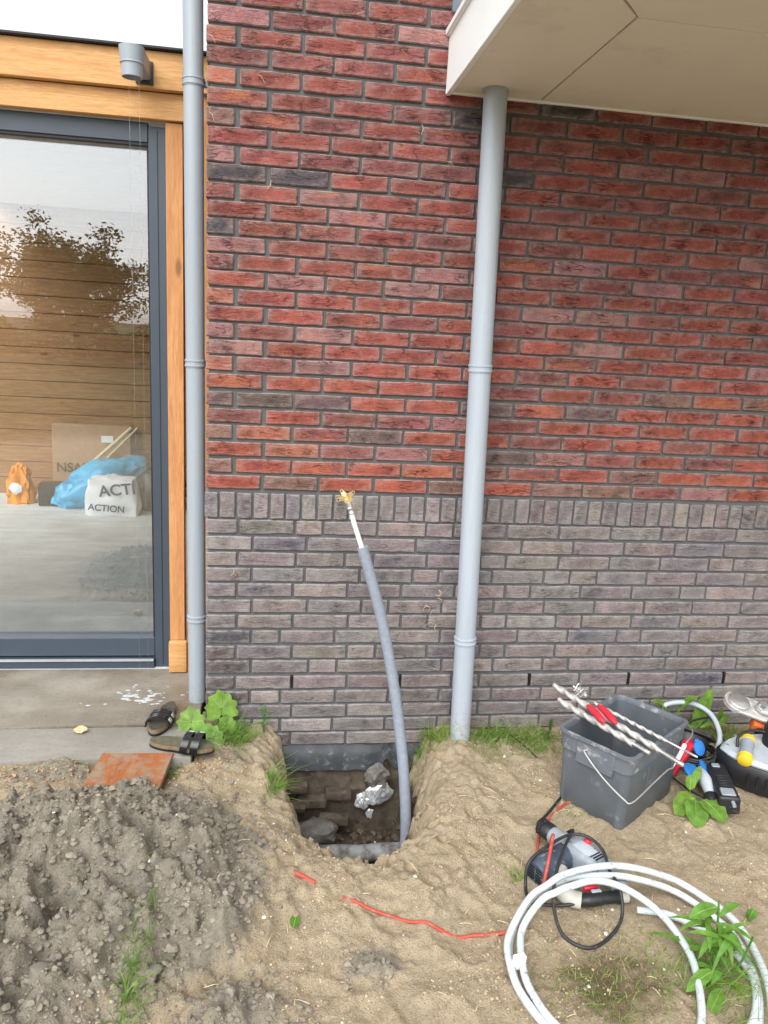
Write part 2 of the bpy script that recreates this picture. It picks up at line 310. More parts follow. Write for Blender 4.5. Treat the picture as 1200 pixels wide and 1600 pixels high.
class G:
    def __init__(s, origin=(0, 0, 0)): s.bm = bmesh.new(); s.o = Vector(origin)
    def add(s, verts, faces):
        vs = [s.bm.verts.new(Vector(v)-s.o) for v in verts]
        for f in faces:
            try: s.bm.faces.new([vs[i] for i in f])
            except ValueError: pass
        return vs
    def box(s, c, size, rot=None, bev=0.0, seg=1):
        b = bmesh.new(); bmesh.ops.create_cube(b, size=1.0)
        for v in b.verts: v.co = Vector((v.co.x*size[0], v.co.y*size[1], v.co.z*size[2]))
        if bev: bmesh.ops.bevel(b, geom=b.edges[:], offset=bev, segments=seg, affect='EDGES', profile=0.6)
        mt = (rot.to_matrix() if isinstance(rot, Euler) else rot) if rot is not None else Matrix.Identity(3)
        b.verts.ensure_lookup_table(); b.verts.index_update()
        s.add([mt @ v.co + Vector(c) for v in b.verts], [[v.index for v in f.verts] for f in b.faces]); b.free(); return s
    def tube(s, pts, r, n=12, cap=True, closed=False, tw=None):
        P = [Vector(p) for p in pts]; k = len(P)
        rr = r if isinstance(r, (list, tuple)) else [r]*k
        T = []
        for i in range(k):
            if closed: t = P[(i+1) % k]-P[i-1]
            else: t = P[min(i+1, k-1)]-P[max(i-1, 0)]
            T.append(t.normalized() if t.length > 1e-9 else Vector((0, 0, 1)))
        a = Vector((0, 0, 1)) if abs(T[0].z) < 0.9 else Vector((1, 0, 0))
        nrm = (a - T[0]*a.dot(T[0])).normalized(); V = []; F = []
        for i in range(k):
            nrm = (nrm - T[i]*nrm.dot(T[i])).normalized(); bi = T[i].cross(nrm)
            for j in range(n):
                th = 2*math.pi*j/n; q = rr[i]*(tw(th, i) if tw else 1.0)
                V.append(P[i]+(nrm*math.cos(th)+bi*math.sin(th))*q)
        for i in range(k if closed else k-1):
            for j in range(n):
                F.append([i*n+j, i*n+(j+1) % n, ((i+1) % k)*n+(j+1) % n, ((i+1) % k)*n+j])
        if cap and not closed: F.append(list(range(n))[::-1]); F.append([(k-1)*n+j for j in range(n)])
        s.add(V, F); return s
    def prof(s, p0, p1, prof, n=20):           # lathe: prof = [(t along 0..1, radius)]
        p0, p1 = Vector(p0), Vector(p1)
        ax = (p1-p0).normalized(); a = Vector((0, 0, 1)) if abs(ax.z) < 0.9 else Vector((1, 0, 0))
        u = (a-ax*a.dot(ax)).normalized(); w = ax.cross(u); V = []; F = []
        for t, r in prof:
            c = p0+(p1-p0)*t
            for j in range(n): V.append(c+(u*math.cos(2*math.pi*j/n)+w*math.sin(2*math.pi*j/n))*r)
        k = len(prof)
        for i in range(k-1):
            for j in range(n): F.append([i*n+j, i*n+(j+1) % n, (i+1)*n+(j+1) % n, (i+1)*n+j])
        F.append(list(range(n))[::-1]); F.append([(k-1)*n+j for j in range(n)])
        s.add(V, F); return s
    def cyl(s, p0, p1, r0, r1=None, n=20): return s.prof(p0, p1, [(0, r0), (1, r1 if r1 is not None else r0)], n)
    def prism(s, out, z0, z1, mt):
        k = len(out); V = [mt @ Vector((x, y, z0)) for x, y in out]+[mt @ Vector((x, y, z1)) for x, y in out]
        s.add(V, [list(range(k))[::-1], list(range(k, 2*k))]+[[i, (i+1) % k, k+(i+1) % k, k+i] for i in range(k)]); return s
    def blade(s, base, tip, w, bend, seg=3):
        b, t = Vector(base), Vector(tip); d = t-b
        side = d.cross(Vector((0, 0, 1))+Vector((rng.uniform(-.6, .6), rng.uniform(-.6, .6), 0)))
        side = side.normalized() if side.length > 1e-6 else Vector((1, 0, 0)); V = []; F = []
        for i in range(seg+1):
            q = i/seg; c = b+d*q+Vector(bend)*(q*q); ww = w*(1-q**1.6)*0.5+0.0002
            V += [c-side*ww, c+side*ww]
        for i in range(seg): F.append([2*i, 2*i+1, 2*i+3, 2*i+2])
        s.add(V, F); return s
    def leaf(s, base, direction, length, width, up=(0, 0, 1), droop=0.3, fold=0.25, seg=7, shape=0, wav=0.0):
        d = Vector(direction).normalized(); u = Vector(up); sd_ = d.cross(u)
        sd_ = sd_.normalized() if sd_.length > 1e-5 else Vector((1, 0, 0)); nn = sd_.cross(d); V = []; F = []
        for i in range(seg+1):
            q = i/seg
            if shape == 0: w = math.sin(math.pi*min(1, q*0.93+0.05))**0.8
            else: w = (math.sin(math.pi*(q*0.86+0.10))**0.55)*(1 if q < 0.97 else 0.5)
            w *= width*0.5*(1 if 0 < i < seg else (0.08 if shape == 0 else 0.35))
            c = Vector(base)+d*(length*q)-Vector((0, 0, 1))*(droop*length*q*q)
            e = wav*width*math.sin(q*19+i*2.1)
            V += [c-sd_*(w+e)+nn*(fold*w), c, c+sd_*(w-e)+nn*(fold*w)]
        for i in range(seg):
            a = 3*i; F += [[a, a+1, a+4, a+3], [a+1, a+2, a+5, a+4]]
        s.add(V, F); return s
    def blob(s, c, rad, sub=2, amp=0.25, freq=2.0, seed=0, rot=None, flat=None):
        b = bmesh.new(); bmesh.ops.create_icosphere(b, subdivisions=sub, radius=1.0); off = Vector((seed*3.1, seed*1.7, seed*5.3))
        b.verts.index_update(); V = []
        for v in b.verts:
            q = v.co*(1+amp*mnoise.fractal(v.co*freq+off, 0.9, 2.0, 4))
            q = Vector((q.x*rad[0], q.y*rad[1], q.z*rad[2]))
            if rot is not None: q = rot.to_matrix() @ q
            q = q+Vector(c)
            if flat is not None and q.z < flat: q.z = flat
            V.append(q)
        s.add(V, [[v.index for v in f.verts] for f in b.faces]); b.free(); return s
    def obj(s, name, mat, parent=None, smooth=True, angle=38, loc=None):
        me = bpy.data.meshes.new(name); bmesh.ops.recalc_face_normals(s.bm, faces=s.bm.faces[:]) if len(s.bm.faces) < 60000 else None
        s.bm.to_mesh(me); s.bm.free(); me.materials.append(M[mat] if isinstance(mat, str) else mat)
        if smooth:
            me.polygons.foreach_set('use_smooth', [True]*len(me.polygons)); me.set_sharp_from_angle(angle=R(angle))
        o = bpy.data.objects.new(name, me); link(o, parent)
        o.location = s.o if parent is None else (s.o-Vector(parent.location) if parent.parent is None else s.o)
        return o

def child(g, name, mat, thing, **kw):
    """part of an Empty or mesh thing; the builder's coordinates are world coordinates"""
    o = g.obj(name, mat, None, **kw)
    base = Vector(thing.location); t = thing
    while t.parent is not None: t = t.parent; base = base+Vector(t.location)
    o.parent = thing; o.location = Vector(o.location)-base
    return o
def text_mesh(txt, size, mt, name, mat, thing, bold=False):
    cu = bpy.data.curves.new('t', 'FONT'); cu.body = txt; cu.size = size; cu.extrude = 0.0008; cu.align_x = 'CENTER'; cu.align_y = 'CENTER'
    if bold: cu.offset = size*0.02
    to = bpy.data.objects.new('t', cu); COL.objects.link(to); bpy.context.view_layer.update()
    me = bpy.data.meshes.new_from_object(to.evaluated_get(bpy.context.evaluated_depsgraph_get()))
    bpy.data.objects.remove(to, do_unlink=True); bpy.data.curves.remove(cu)
    base = Vector(thing.location); t = thing
    while t.parent is not None: t = t.parent; base = base+Vector(t.location)
    me.transform(mt); me.transform(Matrix.Translation(-base))
    me.materials.clear(); me.materials.append(M[mat]); o = bpy.data.objects.new(name, me); link(o, thing); return o

# ------------------------------------------------------------------ numeric noise
def _h(ix, iy, s):
    n = (ix.astype(np.int64)*374761393+iy.astype(np.int64)*668265263+s*974711) & 0xffffffff
    n = ((n ^ (n >> 13))*1274126177) & 0xffffffff
    return ((n ^ (n >> 16)) & 0xffff)/65535.0
def vn(x, y, s=0):
    ix, iy = np.floor(x), np.floor(y); fx, fy = x-ix, y-iy; fx = fx*fx*(3-2*fx); fy = fy*fy*(3-2*fy)
    a, b, c, d = _h(ix, iy, s), _h(ix+1, iy, s), _h(ix, iy+1, s), _h(ix+1, iy+1, s)
    return (a*(1-fx)+b*fx)*(1-fy)+(c*(1-fx)+d*fx)*fy
def fbm(x, y, f, o=4, s=0, g=0.5):
    t = 0; a = 1.0; tot = 0
    for i in range(o): t = t+a*(vn(x*f+i*7.3, y*f-i*3.1, s+i)-0.5); tot += a; a *= g; f *= 2.03
    return t/tot*2
def worley(x, y, f, s=0):
    x, y = x*f, y*f; ix, iy = np.floor(x), np.floor(y); d1 = np.full(x.shape, 9.0)
    for a in (-1, 0, 1):
        for b in (-1, 0, 1):
            cx, cy = ix+a, iy+b
            dx = cx+_h(cx, cy, s)-x; dy = cy+_h(cx, cy, s+50)-y; d1 = np.minimum(d1, dx*dx+dy*dy)
    return np.sqrt(d1)
def sst(a, b, x): t = np.clip((x-a)/(b-a), 0, 1); return t*t*(3-2*t)

# ------------------------------------------------------------------ ground sheet
def terrain(X, Y):
    wx = X+0.055*fbm(X, Y, 5, 5, 11, .6); wy = Y+0.055*fbm(X, Y, 5, 5, 12, .6)
    near = np.exp(-((X-0.8)/3.2)**2-((Y+1.0)/2.6)**2)
    z = 0.012*fbm(X, Y, 2.2, 4, 1)*1.0
    # soil banked against the slab, spoil heap
    bank = sst(0.30, -0.08, wx)*sst(-0.80, -0.42, wy)*0.075
    heap = 0.18*np.exp(-((wx+0.24)/0.40)**2-((wy+0.88)/0.24)**2)+0.075*np.exp(-((wx+0.55)/0.45)**2-((wy+1.25)/0.40)**2)+0.05*np.exp(-((wx-0.16)/0.20)**2-((wy+1.05)/0.20)**2)
    clay = np.clip(heap/0.05, 0, 1)*sst(0.42, 0.08, wx)
    clay = np.maximum(clay, 0.95*np.exp(-((X-0.56)/0.09)**2-((Y+1.27)/0.06)**2))
    clay = np.maximum(clay, 0.9*np.exp(-((X+0.50)/0.2)**2-((Y+0.40)/0.07)**2))
    clay = np.maximum(clay, 0.75*np.exp(-((X-0.20)/0.16)**2-((Y+1.42)/0.12)**2))
    clay = np.maximum(clay, 0.55*np.exp(-((X-0.14)/0.13)**2-((Y+0.28)/0.12)**2))
    rough = near*(0.13+0.87*clay)
    l1 = (0.42-1.1*worley(wx, wy, 13, 3)**2); l2 = (0.38-1.1*worley(wx, wy, 34, 5)**2); l3 = (0.38-1.1*worley(X, Y, 78, 8)**2)
    big = sst(0.45, 0.75, vn(X*4.1, Y*4.1, 31))
    l4 = (0.38-1.1*worley(wx, wy, 22, 6)**2)
    l0 = (0.45-1.0*worley(wx, wy, 6.5, 2)**2)
    lum = rough*(0.13*clay*np.maximum(l0, -.15)+(0.03+0.06*clay)*np.maximum(l1, -0.15)*(0.25+big)+(0.015+0.04*clay)*np.maximum(l4, -.18)+0.028*l2+0.014*l3)+near*0.016*fbm(X, Y, 10, 6, 21, .55)
    # sand: soft dents and crumbs
    crumb = near*(1-clay)*(0.010*np.maximum(0, 0.42-worley(wx, wy, 46, 9))*sst(0.35, 0.6, vn(X*3.3+5, Y*3.3, 17)))
    dent = near*(1-clay)*(0.022*np.minimum(0, worley(wx, wy*.7, 4.2, 91)-0.38)+0.010*np.exp(-((worley(wx, wy*.7, 4.2, 91)-0.42)/0.06)**2))
    z = z+bank+heap+lum+crumb+dent-0.055*np.exp(-((X+0.23)/0.17)**4-((Y+0.42)/0.12)**4)
    # hole by the wall
    ry = 0.84; hx = (wx-0.575)/np.where(wx > 0.575, 0.40, 0.31); hy = np.minimum(wy+0.02, 0)/ry
    rho = (np.abs(hx)**2.3+np.abs(hy)**2.3)**(1/2.3)+0.10*fbm(X, Y, 15, 4, 61, .6)-0.16*np.maximum(0, .45-worley(X, Y, 17, 63))
    dep = sst(1.02, 0.52, rho)*(0.46+0.05*fbm(X, Y, 7, 3, 41))
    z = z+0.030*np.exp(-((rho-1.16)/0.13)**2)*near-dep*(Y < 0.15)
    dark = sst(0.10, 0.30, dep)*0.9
    moss = 0.62*np.exp(-((X-1.20)/0.24)**2-((Y+1.38)/0.19)**2)+0.5*np.exp(-((X-1.3)/0.3)**2-((Y+0.02)/0.10)**2)+0.35*np.exp(-((X-2.1)/0.4)**2-((Y+0.05)/0.15)**2)
    moss = np.maximum(moss, 1-np.exp(-(np.maximum(0, np.hypot(X-0.8, Y+1.0)-5.2)/2.5)**2))
    # beneath the slab and the house
    under = ((X < -0.02) & (Y > -0.335)) | (Y > 0.06)
    z = np.where(under, np.minimum(z, -0.06), z)
    return z, clay, dark, moss
def gz(x, y):
    return float(terrain(np.array([float(x)]), np.array([float(y)]))[0][0])

def axis(lo, hi, step, far, grow=1.28):
    a = list(np.arange(lo, hi+1e-6, step)); l, d = [], step
    x = a[0]
    while x > -far: d *= grow; x -= d; l.append(x)
    r, d = [], step; x = a[-1]
    while x < far: d *= grow; x += d; r.append(x)
    return np.array(l[::-1]+a+r)
xs = axis(-0.95, 2.75, 0.0062, 320); ys = axis(-1.70, 0.10, 0.0062, 320)
XX, YY = np.meshgrid(xs, ys); ZZ, CL, DK, MS = terrain(XX, YY)
nx, ny = len(xs), len(ys)
me = bpy.data.meshes.new('ground')
co = np.stack([XX, YY, ZZ], -1).reshape(-1, 3).astype(np.float32)
ii = np.arange((ny-1)*(nx-1)); r_, c_ = ii//(nx-1), ii % (nx-1); v0 = r_*nx+c_
quads = np.stack([v0, v0+1, v0+nx+1, v0+nx], 1).astype(np.int32)
me.vertices.add(len(co)); me.vertices.foreach_set('co', co.ravel())
me.loops.add(quads.size); me.loops.foreach_set('vertex_index', quads.ravel())
me.polygons.add(len(quads)); me.polygons.foreach_set('loop_start', np.arange(0, quads.size, 4, dtype=np.int32))
me.polygons.foreach_set('use_smooth', np.ones(len(quads), dtype=bool)); me.update(calc_edges=True)
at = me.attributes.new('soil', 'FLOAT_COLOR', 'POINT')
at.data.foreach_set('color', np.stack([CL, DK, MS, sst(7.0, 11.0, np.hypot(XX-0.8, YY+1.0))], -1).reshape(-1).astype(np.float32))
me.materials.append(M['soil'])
tag(link(bpy.data.objects.new('ground', me)), 'sandy churned building-site ground with grey clay heap and dug hole', kind='structure')

# ------------------------------------------------------------------ brick house
house = empty('brick_house', (0, 0, 0), 'brick house wall, red above a soldier course and grey-brown plinth', 'house')
child(G().box((2.6, 2.61, 1.35), (5.18, 5.196, 4.5)), 'mortar_bed', 'mortar', house, smooth=False)

def brick_mesh(name, L, H, seed, mat):
    r = random.Random(seed)
    nx_ = 7 if L > 0.15 else 5; e = 0.0032
    us = [0, e]+[e+(L-2*e)*(i+1)/(nx_-3)+r.uniform(-.006, .006)*(i < nx_-4) for i in range(nx_-3)]+[L] if nx_ > 4 else [0, e, L-e, L]
    ws = [0, e, H*0.5+r.uniform(-.006, .006), H-e, H]
    off = Vector((r.uniform(0, 99), r.uniform(0, 99), 0)); V = []; ed = []; F = []
    A, B = len(us), len(ws)
    tilt = r.uniform(-.0015, .0015)
    for j, w in enumerate(ws):
        for i, u in enumerate(us):
            rim = i in (0, A-1) or j in (0, B-1); corner = i in (0, A-1) and j in (0, B-1)
            n1 = mnoise.noise(Vector((u*28, w*28, 3))+off); n2 = mnoise.noise(Vector((u*28, w*28, 9))+off)
            y = (0.0045 if rim else 0.0)+0.0018*n1+tilt*(u/L-.5)*2
            x = u-L/2+(0.0026*n2 if i in (0, 1, A-2, A-1) else 0); z = w-H/2+(0.0032*n1 if j in (0, 1, B-2, B-1) else 0.001*n2)
            if corner:
                k = r.uniform(.0015, .0045); x += k if i == 0 else -k; z += k*.6 if j == 0 else -k*.6
            V.append((x, y, z)); ed.append(1.0 if rim else (0.45 if i in (1, A-2) or j in (1, B-2) else 0.0))
    for j in range(B-1):
        for i in range(A-1): F.append((j*A+i, j*A+i+1, (j+1)*A+i+1, (j+1)*A+i))
    ring = [i for i in range(A)]+[j*A+A-1 for j in range(1, B)]+[(B-1)*A+i for i in range(A-2, -1, -1)]+[j*A for j in range(B-2, 0, -1)]
    n0 = len(V)
    for q in ring: V.append((V[q][0], 0.09, V[q][2])); ed.append(1.0)
    k = len(ring)
    for a in range(k): F.append((ring[a], n0+a, n0+(a+1) % k, ring[(a+1) % k]))
    me = bpy.data.meshes.new(name); me.from_pydata(V, [], F); me.update()
    a = me.attributes.new('edge', 'FLOAT', 'POINT'); a.data.foreach_set('value', ed)
    me.materials.append(mat); me.polygons.foreach_set('use_smooth', [True]*len(me.polygons)); me.set_sharp_from_angle(angle=R(28))
    return me
BL = 0.2207
VAR = {}
for k in range(18): VAR.setdefault('S', []).append(brick_mesh('red_brick_mesh', 0.2105, 0.0530, 100+k, M['brick']))
for k in range(8): VAR.setdefault('H', []).append(brick_mesh('red_half_mesh', 0.1005, 0.0530, 200+k, M['brick']))
for k in range(14): VAR.setdefault('PS', []).append(brick_mesh('plinth_brick_mesh', 0.218, 0.0548, 300+k, M['pbrick']))
for k in range(7): VAR.setdefault('PH', []).append(brick_mesh('plinth_half_mesh', 0.109, 0.0548, 400+k, M['pbrick']))
for k in range(9): VAR.setdefault('R', []).append(brick_mesh('soldier_mesh', 0.0545, 0.1015, 500+k, M['pbrick']))
CAMI = cam.matrix_world.inverted()
def in_view(x, z, mg=0.06):
    p = CAMI @ Vector((x, 0, z)); u = 1200*p.x/-p.z/1200; w = 1200*p.y/-p.z/1600
    return abs(u) < 0.5+mg and abs(w) < 0.5+mg
hidden = {'red': [], 'pl': []}
def put(name, kind, x, z, length, base, color, hide=None):
    me = rng.choice(VAR[kind]); sx = length/base
    y = rng.uniform(-.0015, .0015); rot = (rng.uniform(-.006, .006), rng.uniform(-.006, .006)+(math.pi if rng.random() < .5 and kind != 'R' else 0), rng.uniform(-.006, .006))
    if not in_view(x, z) or (x > 0.93 and z > 2.60): hidden['red' if name == 'brick' else 'pl'].append((me, x, y, z, sx, color)); return
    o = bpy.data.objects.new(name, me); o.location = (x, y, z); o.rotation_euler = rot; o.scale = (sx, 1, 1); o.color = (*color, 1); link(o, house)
def jit(c, a): k = 1+rng.uniform(-a, a); return tuple(min(1, max(0, x*k*(1+rng.uniform(-.06, .06)))) for x in c)
RED = (0.228, 0.072, 0.060); RED2 = (0.310, 0.088, 0.062); RED3 = (0.205, 0.078, 0.071)
BLK = (0.075, 0.070, 0.078); DRK = (0.125, 0.092, 0.09); BRN = (0.20, 0.115, 0.095); PUR = (0.27, 0.14, 0.135); ORA = (0.33, 0.125, 0.085)
SPEC = {}
for c_, l in ((BLK, [(18, 0), (18, 1), (15, -1), (23, 5), (22, 4), (19, 4)]), (DRK, [(5, -1), (5, 0), (5, 1), (3, 2), (5, 4), (5, 6), (2, 5)]),
              (BRN, [(0, 4), (0, 1), (1, 4), (1, 7), (0, 6), (0, 7), (3, -1), (1, -1), (6, 10), (21, -1), (6, 8)]),
              (PUR, [(13, 7), (8, 0), (26, 0), (19, -1), (15, 9), (9, 6), (16, 2), (12, 3)]), (ORA, [(25, -1), (7, -1), (11, -1), (23, -1), (2, 1)])):
    for q in l: SPEC[q] = c_
RED_Z = [1.0589, 1.1233, 1.1901, 1.2562, 1.319, 1.3838, 1.4507, 1.5165, 1.5772, 1.638, 1.7007, 1.7623, 1.8257, 1.8857, 1.9459, 2.0075, 2.0687, 2.1294, 2.1929, 2.2523, 2.315, 2.3759, 2.44, 2.5076, 2.5732, 2.6353, 2.6992]
while len(RED_Z) < 41: RED_Z.append(RED_Z[-1]+0.0635)
for k, z in enumerate(RED_Z):
    t = min(1, k/14)
    x0 = 0.0; i = 0 if k % 2 == 0 else -1
    while x0 < 3.0:
        w = BL if i >= 0 else BL/2
        if (k, i) in SPEC: col = jit(SPEC[(k, i)], 0.08)
        else:
            b = tuple(a*(1-t)+c*t for a, c in zip(RED2, RED)); b = rng.choices([b, RED3, PUR, ORA], [0.72, 0.22, 0.05, 0.01])[0]; col = jit(b, 0.13)
        ln = w-0.0112+rng.uniform(-.003, .002)
        put('brick', 'S' if i >= 0 else 'H', x0+w/2+(0.0 if i >= 0 else -0.002)+rng.uniform(-.0015, .0015)-0.004*(x0 == 0), z+0.0258, ln, 0.2095 if i >= 0 else 0.0995, col)
        x0 += w; i += 1
# soldier course
GR = [(0.195, 0.176, 0.176), (0.212, 0.188, 0.185), (0.180, 0.168, 0.173), (0.235, 0.216, 0.21)]
x = -0.004
while x < 3.0:
    w = 0.0535*rng.uniform(.93, 1.04); put('soldier_brick', 'R', x+w/2, 0.990+rng.uniform(-.002, .002), w, 0.0535, jit(rng.choice(GR), .12)); x += w+0.0108
PLZ = [0.876, 0.8078, 0.7417, 0.6755, 0.61, 0.5405, 0.4741, 0.4061, 0.3374, 0.2728, 0.2009, 0.1334, 0.0671, 0.001, -0.0641]
PLJ = [[0.127, 0.352, 0.466, 0.688, 0.891, 1.007, 1.237, 1.465, 1.697, 1.928, 2.048, 2.278],
[0.184, 0.401, 0.625, 0.852, 1.078, 1.307, 1.536, 1.767, 1.999, 2.231],
[0.126, 0.359, 0.56, 0.677, 0.903, 1.131, 1.245, 1.477, 1.707, 1.941, 2.17, 2.289],
[0.182, 0.397, 0.624, 0.847, 0.959, 1.187, 1.419, 1.535, 1.657, 1.888, 2.12, 2.353],
[0.124, 0.351, 0.576, 0.802, 1.033, 1.252, 1.365, 1.592, 1.826, 2.054, 2.176, 2.41],
[0.185, 0.412, 0.638, 0.752, 0.981, 1.207, 1.433, 1.663, 1.894, 2.123, 2.358],
[0.126, 0.354, 0.585, 0.808, 0.924, 1.156, 1.27, 1.495, 1.612, 1.844, 2.075, 2.306],
[0.185, 0.303, 0.53, 0.762, 0.984, 1.1, 1.328, 1.556, 1.784, 1.898, 2.13, 2.363],
[0.122, 0.354, 0.585, 0.707, 0.93, 1.162, 1.277, 1.504, 1.736, 1.966, 2.086, 2.319],
[0.186, 0.425, 0.545, 0.775, 1.0, 1.228, 1.455, 1.574, 1.805, 2.034, 2.261, 2.382],
[0.121, 0.357, 0.591, 0.821, 1.049, 1.17, 1.401, 1.634, 1.866, 2.099, 2.33],
[0.183, 0.31, 0.544, 0.772, 0.998, 1.233, 1.461, 1.695, 1.815, 2.047, 2.275, 2.507],
[0.123, 0.359, 0.595, 0.835, 1.058, 1.176, 1.406, 1.639, 1.875, 1.986, 2.225, 2.462],
[0.193, 0.312, 0.536, 0.766, 0.999, 1.236, 1.466, 1.699, 1.933, 2.049, 2.28, 2.516],
[0.124, 0.357, 0.597, 0.829, 1.059, 1.288, 1.518, 1.75, 1.983, 2.21, 2.436]]
PLS = {(7, 0): (0.10, 0.10, 0.11), (1, 1): (0.12, 0.12, 0.135), (10, 10): (0.10, 0.10, 0.115), (1, 9): (0.15, 0.16, 0.18), (8, 0): (0.10, 0.085, 0.085), (11, 0): (0.10, 0.08, 0.08), (12, 0): (0.09, 0.075, 0.075), (9, 0): (0.12, 0.10, 0.098), (10, 0): (0.11, 0.09, 0.09), (14, 1): (0.10, 0.08, 0.07)}
for r_i, (z, js) in enumerate(zip(PLZ, PLJ)):
    js = [-0.004]+js
    while js[-1] < 2.95: js.append(js[-1]+0.229)
    for i in range(len(js)-1):
        w = js[i+1]-js[i]; ln = w-0.0118; kd = 'PS' if w > 0.155 else 'PH'; base = 0.217 if kd == 'PS' else 0.108
        put('plinth_brick', kd, (js[i]+js[i+1])/2, z+0.0272, ln, base, jit(PLS.get((r_i, i), rng.choice(GR)), 0.12))
for key, nm, mt in (('red', 'brick', 'brick'), ('pl', 'plinth_brick', 'pbrick')):
    V, F, E_ = [], [], []
    for me_, x, y, z, sx, c_ in hidden[key]:
        n0 = len(V); V += [(v.co.x*sx+x, v.co.y+y, v.co.z+z) for v in me_.vertices]; F += [tuple(n0+i for i in p.vertices) for p in me_.polygons]
        E_ += [d.value for d in me_.attributes['edge'].data]
    if V:
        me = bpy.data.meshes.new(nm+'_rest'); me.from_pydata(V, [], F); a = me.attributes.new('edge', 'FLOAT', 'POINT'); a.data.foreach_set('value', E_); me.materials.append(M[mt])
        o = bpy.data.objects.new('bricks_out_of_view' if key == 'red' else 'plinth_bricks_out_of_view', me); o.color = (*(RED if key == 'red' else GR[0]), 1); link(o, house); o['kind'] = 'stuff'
# weep vents in the lowest joints
for x in (0.357, 0.821, 1.401, 1.866, 2.33):
    g = G()
    for k in range(7): g.box((x, 0.0035, 0.2065+k*0.0075), (0.0105, 0.010, 0.0042))
    g.box((x, 0.009, 0.229), (0.012, 0.006, 0.056)); child(g, 'weep_vent', 'blackplastic', house, smooth=False)
# footing below the bitumen strip
g = G()
n = 46; V, F = [], []
for j in range(16):
    for i in range(n):
        X = 0.16+0.98*i/(n-1); Z = -0.12-0.52*j/15
        V.append((X, -0.012-0.03*abs(mnoise.fractal(Vector((X*9, Z*14, 2)), 1, 2, 4))-0.045*(j/15), Z))
for j in range(15):
    for i in range(n-1): F.append([j*n+i, j*n+i+1, (j+1)*n+i+1, (j+1)*n+i])
g.add(V, F); child(g, 'footing', 'found', house)
g = G(); g.box((0.455, -0.062, -0.30), (0.13, 0.05, 0.045), Euler((0, .03, .02)), .006); child(g, 'footing_block', 'found', house)
for z_, xs_ in ((-.225, (.36,)), (-.262, (.55,)), (-.31, (.37, .93)), (-.36, (.56,))):
    for x_ in xs_:
        child(G().box((x_+rng.uniform(-.02, .02), -.058-.25*max(0, -.20-z_)+rng.uniform(-.008, .008), z_), (rng.uniform(.09, .14), .05, .036), Euler((rng.uniform(-.3, .3), rng.uniform(-.16, .16), rng.uniform(-.2, .2))), .010, 2), 'footing_block', 'found', house)
# bitumen damp-proof strip lapped over the footing
g = G(); n = 60; V, F = [], []
pr_ = [(0.004, -0.066), (-0.016, -0.078), (-0.028, -0.10), (-0.034, -0.13), (-0.042, -0.163), (-0.036, -0.166), (-0.026, -0.13), (-0.02, -0.10)]
for i in range(n):
    X = 0.285+0.71*i/(n-1)
    for (y, z) in pr_:
        q = mnoise.fractal(Vector((X*7, z*10, 5)), 1, 2, 3); tear = 0.05*math.exp(-((X-0.775)/0.022)**2)
        V.append((X, y+0.006*q-0.01*math.exp(-((X-.70)/.05)**2), z+0.006*q*(z < -.1)+tear*(z < -.09)-0.02*math.exp(-((X-.72)/.03)**2)*(z < -.12)))
k = len(pr_)
for i in range(n-1):
    for j in range(k): F.append([i*k+j, i*k+(j+1) % k, (i+1)*k+(j+1) % k, (i+1)*k+j])
g.add(V, F); child(g, 'bitumen_strip', 'bitumen', house, angle=60)

# ------------------------------------------------------------------ canopy over the right half
can = empty('canopy', (1.2, -0.02, 2.549), 'flat cream canopy with white edge board over the right of the wall', 'canopy')
XL, YF, ZS = 0.858, -1.17, 2.549
child(G().box(((XL+4.2)/2+.02, YF/2-.002, ZS+0.115), (4.2-XL-.04, -YF-.03, 0.17)), 'core', 'cream', can, smooth=False)
XJ, YJ = 1.205, -0.80
def panel(pts, name):
    g = G(); g.prism(pts, ZS, ZS+0.022, Matrix.Identity(4)); bmesh.ops.bevel(g.bm, geom=g.bm.edges[:], offset=0.0018, segments=1, affect='EDGES'); child(g, name, 'cream', can, smooth=False)
gp = 0.0035
panel([(XL+.012, -0.012), (XJ-gp, -0.004), (XJ-gp, YJ-.003), (XL+.30-.27, YF+.012), (XL+.012, YF+.012)], 'soffit_panel')
panel([(XJ+gp, 0.003), (4.2, 0.003), (4.2, YJ+gp), (XJ+gp, YJ+gp)], 'soffit_panel')
panel([(XJ+gp, YJ-gp), (4.2, YJ-gp), (4.2, YF+.012), (XL+.30-.25, YF+.012)], 'soffit_panel')
child(G().box((XL+.002, YF/2-.001, ZS+0.088), (0.018, -YF+.01, 0.195), None, .002), 'edge_board', 'whitepanel', can)
child(G().box(((XL+4.2)/2, YF, ZS+0.088), (4.2-XL+.03, 0.018, 0.195), None, .002), 'edge_board', 'whitepanel', can)
child(G().box((XL-.004, YF/2, ZS+0.196), (0.034, -YF+.03, 0.026), None, .004), 'edge_trim', 'whitepanel', can)
child(G().box(((XL+4.2)/2, YF-.004, ZS+0.196), (4.2-XL+.05, 0.034, 0.026), None, .004), 'edge_trim', 'whitepanel', can)
child(G().box((2.5, -0.004, ZS+.001), (3.3, 0.016, 0.012)), 'seal', 'whitepanel', can)
g = G(); g.box((1.30, -0.012, 2.86), (0.90, 0.012, 0.11), None, .003); child(g, 'lead_flashing', 'lead', can)

